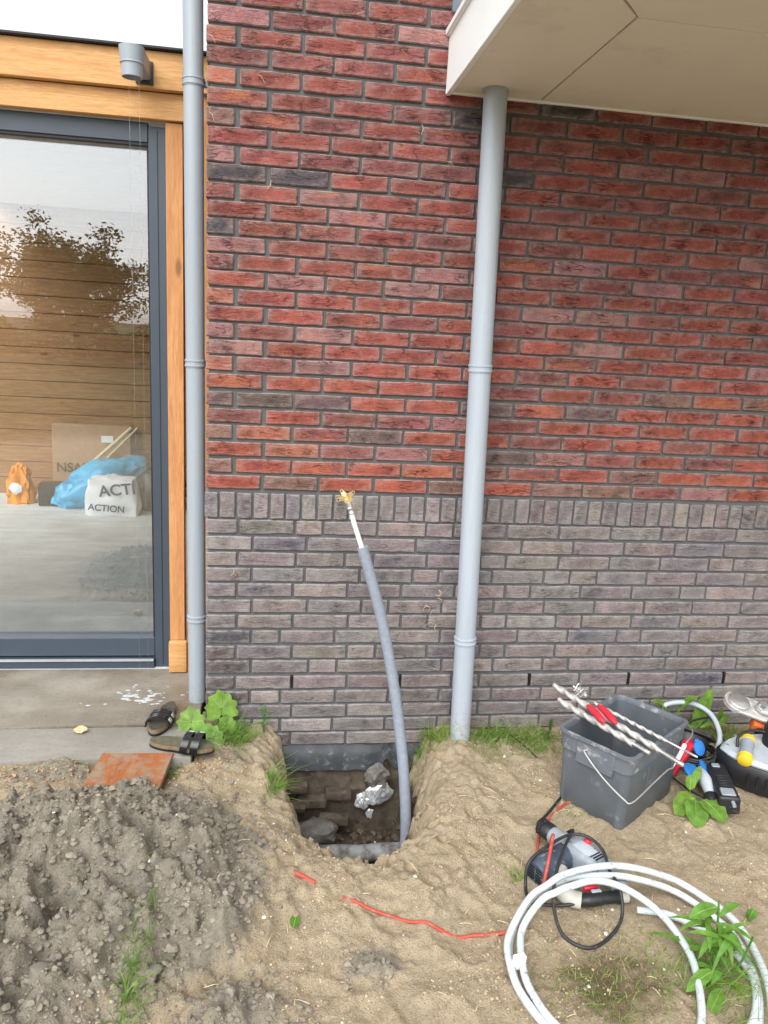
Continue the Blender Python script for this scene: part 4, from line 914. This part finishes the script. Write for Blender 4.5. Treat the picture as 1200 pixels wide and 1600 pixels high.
outer = [(0.928, -1.45, .045), (0.922, -1.35, .048), (0.947, -1.252, .05), (1.042, -1.135, .07), (1.106, -1.110, .095), (1.16, -1.098, .118), (1.278, -1.081, .128), (1.393, -1.07, .11), (1.538, -1.072, .06), (1.612, -1.149, .045), (1.646, -1.24, .045), (1.633, -1.37, .045), (1.585, -1.50, .045), (1.50, -1.62, .04), (1.36, -1.70, .04), (1.20, -1.71, .04)]
endp = [(1.10, -1.64), (1.22, -1.66), (1.38, -1.63), (1.50, -1.555), (1.565, -1.47), (1.592, -1.386), (1.574, -1.292), (1.524, -1.225), (1.459, -1.178), (1.381, -1.153)]
def hz(x, y):
    z = max(gz(x, y), 0.0)
    d = math.hypot((x-1.24), (y+.99)); return max(z+.014, 0.100*math.exp(-(d/.17)**4)+.016)
path = inner+third+outer
co_ = tag(G((1.28, -1.36, 0)).tube(crom(path+[(x, y, hz(x, y)+.004) for x, y in endp], 9), .0102, 14).obj('pipe_coil', 'coilpipe'), 'coil of muddy white plastic water pipe on the sand', 'pipe coil')
child(G().box((0.948, -1.345, .055), (.036, .020, .04), Euler((0, 0, .2)), .004), 'tie_tape', 'whitebag', co_)

# ------------------------------------------------------------------ tools right of the bucket
t = empty('cable_reel', (2.0, -.33, 0), 'cable reel with tubular grey frame and blue socket covers behind the bucket', 'cable reel')
child(G().tube(crom([(1.98, -.10, .02), (2.0, -.075, .12), (2.066, -.075, .150), (2.15, -.10, .150), (2.19, -.17, .13), (2.165, -.28, .09), (2.075, -.38, .05), (1.98, -.47, .03)], 8), .0105, 14), 'frame', 'lightgrey', t)
child(G().prof((1.975, -.33, .055), (2.01, -.29, .135), [(0, .11), (.08, .115), (.12, .085), (.8, .085), (.85, .112), (1, .108)], 30), 'drum', 'blackplastic', t)
child(G().box((1.945, -.395, .105), (.065, .045, .085), Euler((.3, .2, .6)), .008, 2), 'socket_block', 'redplastic', t)
child(G().box((1.90, -.44, .075), (.03, .02, .11), Euler((.2, .5, .6)), .005, 2), 'socket_block', 'redplastic', t)
for c, rx in (((1.985, -.415, .125), (R(60), 0, R(25))), ((1.905, -.515, .085), (R(25), 0, R(10))), ((1.985, -.475, .07), (R(40), R(20), R(30)))):
    e_ = Euler(rx).to_matrix(); nrm_ = e_ @ Vector((0, 0, 1)); s_ = child(G().prof(Vector(c)-nrm_*.012, Vector(c)+nrm_*.008, [(0, .024), (.55, .026), (.6, .031), (.9, .031), (1, .027)], 24), 'socket_cover', 'blueplastic', t)
    child(G().box(Vector(c)-(e_ @ Vector((0, -.03, 0))), (.02, .012, .01), e_, .002), 'hinge', 'blueplastic', s_)
for k in range(7):
    a = rng.uniform(0, 6); q = [(1.99+.09*math.cos(a+i)*(1+.2*rng.random()), -.34+.10*math.sin(a+i)*(1+.2*rng.random()), .05+.05*rng.random()) for i in range(7)]
    child(G().tube(crom(q, 5), .0045, 8), 'cable_turn', 'blackcable', t)
cable('wire', [(1.93, -.22, .13), (2.05, -.20, .12), (2.14, -.14, .10), (2.22, -.12, .09), (2.23, -.24, .03), (2.20, -.33, .02), (2.12, -.40, .03), (2.05, -.44, .04)], .0042, 'blackcable', 'thin black wire looping from the cable reel across the grass')
cable('wire', [(1.86, -.42, .02), (1.88, -.55, .03), (1.90, -.62, .04), (1.95, -.69, .05), (1.965, -.705, .052)], .0038, 'blackcable', 'thin black wire plugged into the charger')
cable('wire', [(1.23, -.13, .005), (1.28, -.10, .03), (1.33, -.17, .02), (1.36, -.24, .012), (1.37, -.30, .008)], .0025, 'blackcable', 'black twig-like wire in the grass left of the bucket')
t = empty('battery_charger', (2.0, -.58, 0), 'black ribbed battery charger lying among the weeds right of the bucket', 'charger')
cd = Vector((-.098, -.285, 0)).normalized(); crot = Matrix.Rotation(math.atan2(cd.y, cd.x), 3, 'Z') @ Euler((.08, -.04, 0)).to_matrix(); cc = Vector((2.000, -.575, .050))
child(G().box(cc, (.270, .078, .070), crot, .012, 3), 'case', 'blackplastic', t)
for k in range(7):
    child(G().box(cc+crot @ Vector((-.02+.0125*k, 0.006, .0365)), (.0055, .054, .006), crot, .001), 'rib', 'blackplastic', t)
child(G().box(cc+crot @ Vector((.098, 0, .036)), (.05, .05, .008), crot, .003), 'label_plate', 'toolgrey', t)
child(G().box(cc+crot @ Vector((-.105, 0, .036)), (.03, .03, .006), crot, .003), 'latch', 'toolgrey', t)
child(G().tube([cc+crot @ Vector((.12, .01, .02)), cc+crot @ Vector((.155, .012, .012))], .007, 10), 'plug', 'toolgrey', t)
t = empty('grey_grip_tool', (1.93, -.55, 0), 'worn grey and black tool handle between charger and bucket', 'tool handle')
child(G().tube(crom([(1.955, -.50, .07), (1.945, -.555, .065), (1.93, -.615, .05)], 5), [.018, .020, .022, .023, .024, .024, .023, .022, .021, .019, .016], 16), 'grip', 'lightgrey', t)
child(G().prof((1.928, -.62, .047), (1.918, -.655, .035), [(0, .024), (.5, .028), (1, .022)], 18), 'collar', 'blackplastic', t)
t = empty('power_planer', (2.25, -.44, 0), 'black and grey power tool with yellow-capped knob at the right edge', 'power tool')
out = [(2.075, -.39), (2.09, -.47), (2.15, -.545), (2.22, -.60), (2.34, -.66), (2.52, -.66), (2.58, -.50), (2.54, -.36), (2.42, -.30), (2.24, -.30), (2.13, -.335)]
def blobplate(o_, z0, z1, ins):
    c = Vector((sum(p[0] for p in o_)/len(o_), sum(p[1] for p in o_)/len(o_))); g = G(); k = len(o_); ringz = [(0, z0, .96), (1, z0+.015, 1.0), (2, z1-.015, 1.0), (3, z1, ins)]; V, F = [], []
    P = crom([(p[0], p[1], 0) for p in o_+[o_[0]]], 4)[:-1]; k = len(P)
    for _, z, s_ in ringz: V += [(c.x+(p.x-c.x)*s_, c.y+(p.y-c.y)*s_, z) for p in P]
    for i in range(3):
        for j in range(k): F.append([i*k+j, i*k+(j+1) % k, (i+1)*k+(j+1) % k, (i+1)*k+j])
    F.append(list(range(k))[::-1]); F.append([3*k+j for j in range(k)]); g.add(V, F); return g
child(blobplate(out, .0, .105, .95), 'lower_shell', 'blackplastic', t)
child(blobplate([(2.30+(x-2.30)*.93, -.47+(y+.47)*.90) for x, y in out], .098, .128, .93), 'deck', 'lightgrey', t)
kp, kq = Vector((2.120, -.520, .125)), Vector((2.205, -.405, .155))
child(G().prof(kp, kq, [(0, .020), (.05, .026), (.2, .028), (.5, .024), (.8, .028), (.95, .026), (1, .02)], 22), 'knob', 'toolgrey', t)
child(G().prof(kp-(kq-kp)*.02, kp+(kq-kp)*.2, [(0, .016), (.2, .0275), (.9, .0295), (1, .024)], 22), 'knob_cap', 'yellow', t)
child(G().prof(kq-(kq-kp)*.2, kq+(kq-kp)*.02, [(0, .024), (.1, .0295), (.8, .0275), (1, .016)], 22), 'knob_cap', 'yellow', t)
child(G().prof((2.33, -.42, .10), (2.36, -.38, .21), [(0, .06), (.8, .06), (1, .05)], 24), 'motor', 'blackplastic', t)
child(G().tube(crom([(2.15, -.42, .13), (2.17, -.395, .165), (2.26, -.375, .175), (2.40, -.42, .15)], 6), .006, 10), 'lead', 'blackcable', t)
for k in range(7):
    child(G().box((2.13+.028*k, -.545-.018*k, .060), (.004, .05, .045), Euler((0, 0, R(-35)))), 'vent', 'gasket', t)
for x, y in ((2.12, -.40), (2.20, -.33), (2.27, -.58), (2.40, -.60)):
    child(G().prof((x, y, .126), (x, y, .131), [(0, .007), (.8, .007), (1, .005)], 12), 'screw', 'steel', t)
child(G().box((2.30, -.545, .1285), (.12, .05, .004), Euler((0, 0, R(-18))), .001), 'type_plate', 'blackplastic', t)
t = empty('belt_grinder', (2.34, -.26, .1), 'silver metal grinder head with round wheel resting behind the power tool', 'grinder')
gd = Euler((R(22), R(14), R(-22))).to_matrix(); gc = Vector((2.39, -.275, .185))
child(G().box(gc, (.30, .105, .016), gd, .007, 3), 'plate', 'dustysteel', t)
child(G().cyl(gc+gd @ Vector((-.15, 0, -.008)), gc+gd @ Vector((-.15, 0, .008)), .0525, n=32), 'plate_end', 'dustysteel', t)
child(G().prof(gc+gd @ Vector((-.145, 0, .006)), gc+gd @ Vector((-.145, 0, .026)), [(0, .046), (.6, .046), (.8, .040), (.8, .030), (.9, .026), (1, .012)], 30), 'wheel', 'steel', t)
child(G().box(gc+gd @ Vector((.02, .0, .02)), (.16, .055, .018), gd, .006, 3), 'arm', 'dustysteel', t)
child(G().prof(gc+gd @ Vector((-.055, 0, .016)), gc+gd @ Vector((-.055, 0, .05)), [(0, .022), (.5, .022), (.55, .018), (1, .016)], 20), 'bolt_head', 'steel', t)
child(G().box(gc+gd @ Vector((.0, -.035, -.045)), (.13, .06, .05), gd, .012, 3), 'motor_block', 'orange', t)
child(G().cyl(gc+gd @ Vector((-.03, -.07, -.05)), gc+gd @ Vector((-.03, -.02, -.05)), .022, n=18), 'pinion', 'blackplastic', t)
child(G().box(gc+gd @ Vector((.06, -.06, -.055)), (.05, .03, .045), gd, .006, 2), 'switch_box', 'orange', t)

# ------------------------------------------------------------------ plants
def fan_leaf(g, c, n_, r, ax=None, wav=.12, lob=9):
    c = Vector(c); n_ = Vector(n_).normalized(); a = Vector(ax or (1, 0, 0)); a = (a-n_*a.dot(n_)).normalized(); b = n_.cross(a); k = 28; V = [c-n_*.1*r]; F = []
    for rr_ in (.5, 1):
        for j in range(k):
            th = 2*math.pi*j/k; notch = 1-.55*math.exp(-((th-math.pi)/.35)**2)
            q = r*rr_*notch*(1+(wav*math.sin(lob*th)+.06*math.sin(3*th+1) if rr_ == 1 else 0))
            V.append(c+(a*math.cos(th)+b*math.sin(th))*q+n_*(.06*r*math.sin(5*th)*rr_-.10*r*(1-rr_)))
    for j in range(k): F.append([0, 1+j, 1+(j+1) % k]); F.append([1+j, 1+k+j, 1+k+(j+1) % k, 1+(j+1) % k])
    g.add(V, F)
t = empty('coltsfoot_weed', (.02, -.08, .03), 'broad-leaved bright green weed at the foot of the wall corner', 'weed')
for c, n_, r_ in (((.03, -.275, .085), (.1, -.7, .7), .040), ((.070, -.055, .145), (.25, -.75, .65), .066), ((-.045, -.13, .125), (-.1, -.7, .7), .055), ((.035, -.19, .085), (.1, -.75, .65), .052), ((-.005, -.235, .075), (-.2, -.7, .75), .050), ((.095, -.10, .09), (.3, -.7, .5), .04)):
    g = G(); fan_leaf(g, c, n_, r_, (0, .5, .8)); lf = child(g, 'leaf', 'leaf', t)
    nn_ = Vector(n_).normalized(); aa = Vector((0, .5, .8)); aa = (aa-nn_*aa.dot(nn_)).normalized(); bb = nn_.cross(aa); gv = G()
    for q in (-1.5, -.8, 0, .8, 1.5): gv.tube([Vector(c)-nn_*(.1*r_-.001), Vector(c)+(aa*math.cos(q)+bb*math.sin(q))*r_*.5+nn_*(-.05*r_+.06*r_*math.sin(5*q)*.5+.001), Vector(c)+(aa*math.cos(q)+bb*math.sin(q))*r_*.9+nn_*(.06*r_*math.sin(5*q)*.9+.0008)], [.0012, .0009, .0004], 5)
    child(gv, 'veins', 'vein', lf)
    child(G().tube(crom([(.04, -.10, .0), ((c[0]+.04)/2, (c[1]-.10)/2+.02, c[2]*.5), c], 5), .0022, 6), 'stalk', 'leaf2', t)
GRASS = []
def tuft(label, x, y, sx, sy, n, h, w=.003, mat='grass', lean=(0, -.3), name='grass_tuft', zoff=0):
    g = G((x, y, gz(x, y)))
    for _ in range(n):
        bx, by = x+rng.gauss(0, sx), y+rng.gauss(0, sy); bz = gz(bx, by)+zoff-.004; hh = h*rng.uniform(.45, 1.15)
        a = rng.uniform(0, 6.283); k = rng.uniform(.1, .55)
        g.blade((bx, by, bz), (bx+hh*k*math.cos(a), by+hh*k*math.sin(a), bz+hh), w*rng.uniform(.6, 1.3), (hh*(.35*math.cos(a)+lean[0]), hh*(.35*math.sin(a)+lean[1]), -hh*rng.uniform(.1, .5)))
    return tag(g.obj(name, mat), label, 'grass', kind='stuff')
tuft('feathery green weeds below the broad leaves at the wall corner', .125, -.11, .045, .06, 420, .10, .0022, lean=(.2, -.3))
tuft('grass tuft left of the pale downpipe', .955, -.085, .045, .028, 260, .10, .0026)
tuft('grass strip between the pale downpipe and the bucket', 1.24, -.10, .09, .05, 420, .085, .0026)
tuft('thin grass left of the bucket corner', 1.40, -.15, .06, .06, 300, .075, .0026)
tuft('sparse grass in front of the pale downpipe', 1.19, -.24, .03, .05, 70, .05, .002)
tuft('bright grass tuft on the left rim of the hole', .285, -.43, .018, .045, 120, .10, .003, lean=(.5, -.4))
tuft('long grass tuft growing out of the clay heap', -.06, -1.33, .022, .10, 150, .11, .003, lean=(.1, -.5))
tuft('grass patch behind the cable reel', 2.28, -.10, .08, .06, 260, .09, .0022)
tuft('sparse grass inside the white coil', 1.15, -1.42, .09, .07, 240, .045, .002)
tuft('thin grass in the right of the coil', 1.36, -1.36, .05, .09, 110, .06, .002)
tuft('few blades along the slab edge', -.45, -.375, .14, .012, 70, .03, .002)
tuft('few blades beside the square board', -.075, -.36, .012, .05, 60, .05, .0025)
tuft('grass blades near the bucket foot', 1.36, -.66, .03, .04, 36, .05, .0025)
tuft('small sprout beside the rotary hammer motor', 1.055, -.965, .012, .015, 24, .07, .003)
tuft('dry brown grass litter inside the coil', 1.22, -1.33, .12, .10, 420, .03, .002, 'drygrass', (0, 0), 'dry_grass')
tuft('dry grass litter along the wall', 1.35, -.12, .18, .06, 220, .03, .002, 'drygrass', (0, 0), 'dry_grass')
def weed(name, label, x, y, leaves, mat='leaf', stems=()):
    t = empty(name, (x, y, gz(x, y)), label, 'weed'); z0 = gz(x, y)
    for (dx, dy, dz), d, L_, W_, dr, sh in leaves:
        g = G(); b = Vector((x+dx, y+dy, z0+dz)); g.leaf(b, d, L_, W_, (0, -.3, 1), dr, .22, 9, sh, .03 if sh else .01); lf = child(g, 'leaf', mat, t)
        if W_ > .028:
            dd = Vector(d).normalized(); child(G().tube([b+dd*(L_*q)-Vector((0, 0, 1))*(dr*L_*q*q-.0008) for q in (0, .2, .4, .6, .8, .95)], [.0016, .0014, .0012, .001, .0007, .0004], 5), 'midrib', 'vein', lf)
    for pts in stems: child(G().tube(crom([(x+a, y+b, z0+c) for a, b, c in pts], 5), .003, 7), 'stem', 'leaf2', t)
    return t
weed('strap_leaf_weed', 'tall weed with long leaves growing behind the bucket by the wall', 2.06, -.07, [((.0, 0, .08), (-.4, -.1, .5), .20, .05, .3, 0), ((.02, 0, .09), (.15, -.2, .6), .22, .04, .4, 0), ((.10, -.02, .02), (.15, -.1, .9), .26, .06, .15, 0), ((.12, -.04, .04), (.5, -.2, .5), .16, .035, .5, 0), ((-.03, 0, .06), (-.6, 0, .6), .14, .04, .5, 0), ((.05, -.04, .05), (-.1, -.3, .5), .15, .04, .8, 0), ((-.06, -.02, .04), (-.2, -.1, .9), .17, .045, .2, 0)], 'leaf', [((0, 0, 0), (0, 0, .05), (.01, 0, .10)), ((.10, -.02, 0), (.11, -.02, .03), (.11, -.03, .06))])
weed('sprig_weed', 'small sprig growing by the wall beside the silver grinder', 2.27, -.10, [((0, 0, .06), (.3, -.1, .6), .09, .03, .4, 0), ((0, 0, .05), (-.3, -.1, .5), .07, .025, .5, 0), ((0, 0, .08), (0, -.1, .8), .08, .025, .2, 0)], 'leaf', [((0, 0, 0), (0, 0, .05), (.005, 0, .10))])
weed('burdock_weed', 'low weed with large pale leaves in front of the charger', 1.865, -.625, [((0, 0, .04), (-.75, -.35, .10), .115, .085, .4, 1), ((-.01, -.02, .04), (-.45, -.9, .05), .125, .085, .3, 1), ((.02, -.02, .045), (.25, -.95, .12), .11, .085, .35, 1), ((.0, .04, .05), (.05, .2, .9), .09, .045, .4, 1), ((.02, .06, .05), (.25, .1, .9), .12, .03, .3, 0)], 'leaf', [((0, 0, 0), (.01, 0, .03), (.0, 0, .05)), ((0, .03, 0), (.01, .05, .03), (.01, .06, .06))])
weed('dock_leaf', 'single rounded leaf left of the bucket by the wall', 1.475, -.10, [((0, 0, .0), (-.1, -.2, .9), .11, .07, .2, 1), ((-.02, -.05, 0), (-.2, -.2, .8), .09, .04, .3, 1)], 'leaf2')
lv = []
for k in range(40):
    a = rng.uniform(0, 6.283); z = rng.uniform(.01, .17); lv.append(((rng.uniform(-.04, .04), rng.uniform(-.05, .05), z), (math.cos(a), math.sin(a)-.2, rng.uniform(.1, .8)), rng.uniform(.07, .14), rng.uniform(.011, .022), rng.uniform(.3, .8), 0))
lv += [((0, .02, .20), (-.8, -.1, .05), .09, .042, .3, 0), ((-.03, -.05, .06), (-.9, -.3, .0), .10, .036, .3, 0), ((-.02, -.08, .03), (-.7, -.6, .1), .10, .038, .4, 0)]
weed('willowherb_weed', 'leafy green weed growing through the right side of the coil', 1.50, -1.37, lv, 'leaf3', [((0, 0, 0), (0, 0, .10), (.0, .02, .22)), ((.02, -.04, 0), (.04, -.06, .10), (.05, -.07, .18))])
tuft('fine grass round the leafy weed in the coil', 1.50, -1.40, .05, .06, 200, .13, .0025, lean=(.2, -.4))
weed('tiny_weed', 'tiny weed beside the coil at the right edge', 1.72, -1.20, [((0, 0, .01), (.2, 0, .8), .06, .03, .3, 0), ((0, 0, .01), (-.3, -.2, .7), .05, .025, .3, 0)], 'leaf2')
weed('fallen_leaf', 'single green leaf lying on the sand left of the red cable', .345, -1.165, [((0, 0, .008), (.2, .9, .12), .055, .03, .1, 0)], 'leaf2')
weed('wall_sprig', 'small flowering sprig against the plinth left of the hole', .245, -.05, [((0, 0, z), (math.cos(z*90), math.sin(z*90)*.4-.3, .4), .035, .012, .3, 0) for z in (.02, .04, .055, .07, .085, .10)], 'leaf2', [((0, 0, -.02), (0, 0, .06), (.004, -.004, .12))])

# ------------------------------------------------------------------ loose crumbs: clay clods, sand clods, shells, straw, shavings
def scatter(name, mat, label, n, region, size, sub=1, squash=.7, dens=None, amp=.35, cat='soil'):
    V, F = [], []; base = []
    for k in range(7):
        b = bmesh.new(); bmesh.ops.create_icosphere(b, subdivisions=sub, radius=1)
        base.append(([v.co*(1+amp*mnoise.noise(v.co*1.6+Vector((k*7, 0, k)))) for v in b.verts], [[v.index for v in f.verts] for f in b.faces])); b.free()
    pts = []
    while len(pts) < n:
        m_ = 4000; X = np.array([rng.uniform(region[0], region[1]) for _ in range(m_)]); Y = np.array([rng.uniform(region[2], region[3]) for _ in range(m_)])
        z, cl, dk_, ms = terrain(X, Y); ok = dens(X, Y, cl, dk_, ms) > np.array([rng.random() for _ in range(m_)])
        pts += list(zip(X[ok], Y[ok], z[ok]))
    for x, y, z in pts[:n]:
        s_ = size[0]*(size[1]/size[0])**(rng.random()**2.2); vb, fb = rng.choice(base); e_ = Euler((rng.uniform(0, 6), rng.uniform(0, 6), rng.uniform(0, 6))).to_matrix(); n0 = len(V)
        for v in vb:
            q = e_ @ v; V.append((x+q.x*s_, y+q.y*s_, z+q.z*s_*squash+s_*.25))
        F += [tuple(n0+i for i in f) for f in fb]
    me = bpy.data.meshes.new(name); me.from_pydata(V, [], F); me.materials.append(M[mat]); me.polygons.foreach_set('use_smooth', [sub > 1]*len(me.polygons))
    return tag(link(bpy.data.objects.new(name, me)), label, cat, kind='stuff')
out_slab = lambda X, Y: np.where(((X < 0.0) & (Y > -.36)) | (Y > -.03), 0, 1)
scatter('clay_clods', 'clod', 'small grey clay crumbs covering the spoil heap', 11000, (-.95, .6, -1.6, -.42), (.0016, .0115), 1, .7, lambda X, Y, c, d, m_: c*out_slab(X, Y), .7)
scatter('large_clay_clods', 'clod', 'larger clay lumps in the spoil heap', 60, (-.95, .65, -1.55, -.55), (.012, .036), 3, .4, lambda X, Y, c, d, m_: (c > .6)*out_slab(X, Y), .8)
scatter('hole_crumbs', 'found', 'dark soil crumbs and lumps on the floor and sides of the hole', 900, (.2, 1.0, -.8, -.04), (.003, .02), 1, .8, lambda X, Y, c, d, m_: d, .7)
scatter('sand_crumbs', 'sandclod', 'crumbs of damp sand on the ground', 9000, (-.4, 2.6, -1.6, -.05), (.0010, .0048), 1, .8, lambda X, Y, c, d, m_: (1-c)*(1-d)*out_slab(X, Y)*(.15+.85*sst(.45, .65, vn(X*5, Y*5, 77))))
scatter('shell_bits', 'shell', 'tiny white shell bits and pebbles on the ground', 170, (-.8, 2.4, -1.6, -.05), (.0018, .008), 1, .6, lambda X, Y, c, d, m_: .6*out_slab(X, Y)+d)
def sticks(name, mat, label, n, region, L_, w, dens, cat):
    g = G()
    k = 0
    while k < n:
        x, y = rng.uniform(*region[:2]), rng.uniform(*region[2:])
        if not dens(x, y): continue
        z = gz(x, y)+.004; a = rng.uniform(0, 6.28); l = L_*rng.uniform(.4, 1.2); d = Vector((math.cos(a), math.sin(a), rng.uniform(-.1, .25)))*l
        g.tube([(x, y, z), Vector((x, y, z))+d*.5+Vector((0, 0, l*.1)), Vector((x, y, z))+d], [w, w, w*.5], 4); k += 1
    return tag(g.obj(name, mat, smooth=False), label, cat, kind='stuff')
sticks('straw_bits', 'straw', 'scattered bits of straw and root fibre on the sand', 150, (.1, 2.4, -1.55, -.08), .05, .0011, lambda x, y: True, 'straw')
g = G()
for k in range(260):
    x = rng.gauss(-.12, .33); y = rng.gauss(-.40, .035) if x < -.02 else rng.gauss(-.32, .06)
    if x < 0 and y > -.36: continue
    if x > .22: continue
    z = gz(x, y)+.004; a = rng.uniform(0, 6.28); l = rng.uniform(.003, .011); w_ = rng.uniform(.0015, .004); u_ = Vector((math.cos(a), math.sin(a), rng.uniform(-.3, .3)))*l; s_ = Vector((-math.sin(a), math.cos(a), 0))*w_
    c = Vector((x, y, z)); g.add([c-u_-s_, c-u_+s_, c+s_+Vector((0, 0, .004)), c-s_+Vector((0, 0, .004)), c+u_+s_, c+u_-s_], [[0, 1, 2, 3], [3, 2, 4, 5]])
tag(g.obj('wood_shavings', 'shaving'), 'orange wood shavings along the slab edge', 'shavings', kind='stuff')
g = G()      # straw caught in the joints and dead roots on the wall
for x, z in ((.03, 2.63), (.026, 2.38), (.215, 2.17), (.20, 2.52), (.77, 2.40), (.27, 2.85), (.1, .70), (.9, 2.3)):
    a = rng.uniform(.6, 2.4); g.tube([(x, -.002, z), (x+.02*math.cos(a), -.012, z+.02*math.sin(a)), (x+.035*math.cos(a+.3), -.01, z+.035*math.sin(a+.3))], [.0009, .0012, .0005], 5)
for k in range(9):
    x, z = .945+rng.uniform(-.03, .03), .55+rng.uniform(-.07, .09); a = rng.uniform(0, 6.28)
    g.tube(crom([(x, -.001, z), (x+.02*math.cos(a), -.012, z+.02*math.sin(a)), (x+.035*math.cos(a+.7), -.004, z+.03*math.sin(a+.7))], 4), .0008, 5)
tag(g.obj('wall_straw', 'straw'), 'dry straw and rootlets caught in the brick joints', 'straw', kind='stuff')

# ------------------------------------------------------------------ tree across the plot, seen mirrored in the glass
t = empty('oak_tree', (-7.8, -29.5, 0), 'broad leafy tree across the plot, mirrored in the door glass', 'tree')
rng = random.Random(12)
child(G().tube(crom([(-7.7, -29.5, -.2), (-7.72, -29.5, 1.2), (-7.8, -29.45, 2.6), (-7.9, -29.5, 4.2)], 5), [.28, .26, .25, .23, .22, .21, .2, .19, .18, .17, .15, .13, .11, .09, .07, .05], 12), 'trunk', 'bark', t)
g = G(); gl = G(); tips = []
for k in range(46):
    a = rng.uniform(0, 6.283); z0 = rng.uniform(1.0, 3.3); el_ = rng.uniform(-.05, .95); L_ = rng.uniform(1.3, 3.7)*(1.0-.22*max(0, z0-2.3))
    p = Vector((-7.78, -29.5, z0)); q = p+Vector((math.cos(a)*math.cos(el_), math.sin(a)*math.cos(el_), math.sin(el_)))*L_; mid = (p+q)/2+Vector((rng.uniform(-.2, .2), rng.uniform(-.2, .2), rng.uniform(.05, .3)))
    g.tube(crom([p, mid, q], 4), [.07, .062, .054, .046, .04, .034, .028, .02, .012], 7)
    for j in range(5): tips.append(p.lerp(q, rng.uniform(.40, 1.08))+Vector((rng.gauss(0, .28), rng.gauss(0, .28), rng.gauss(.1, .25))))
child(g, 'branches', 'bark', t)
V, F = [], []
for c in tips:
    for _ in range(75):
        p = c+Vector((rng.gauss(0, .24), rng.gauss(0, .24), rng.gauss(0, .18))); s_ = rng.uniform(.06, .12)
        u_ = Vector((rng.gauss(0, 1), rng.gauss(0, 1), rng.gauss(0, .6))).normalized(); w_ = u_.cross(Vector((rng.gauss(0, 1), rng.gauss(0, 1), rng.gauss(0, 1)))).normalized()
        n0 = len(V); V += [p-u_*s_, p+w_*s_*.5, p+u_*s_, p-w_*s_*.5]; F.append((n0, n0+1, n0+2, n0+3))
me = bpy.data.meshes.new('crown'); me.from_pydata([v-Vector(t.location) for v in V], [], F); me.materials.append(M['treeleaf']); link(bpy.data.objects.new('crown', me), t)
V, F = [], []
for k in range(9000):
    x = rng.uniform(-26, 4); h = 1.5+.35*math.sin(x*1.3)+.25*math.sin(x*3.1); p = Vector((x, -32+rng.gauss(0, .4), rng.uniform(0, h))); s_ = rng.uniform(.10, .2)
    u_ = Vector((rng.gauss(0, 1), rng.gauss(0, 1), rng.gauss(0, .6))).normalized(); w_ = u_.cross(Vector((rng.gauss(0, 1), rng.gauss(0, 1), rng.gauss(0, 1)))).normalized()
    n0 = len(V); V += [p-u_*s_, p+w_*s_*.6, p+u_*s_, p-w_*s_*.6]; F.append((n0, n0+1, n0+2, n0+3))
me = bpy.data.meshes.new('far_hedge'); me.from_pydata(V, [], F); me.materials.append(M['treeleaf'])
tag(link(bpy.data.objects.new('far_hedge', me)), 'dark hedge across the plot behind the tree, mirrored in the glass', 'hedge', kind='stuff')
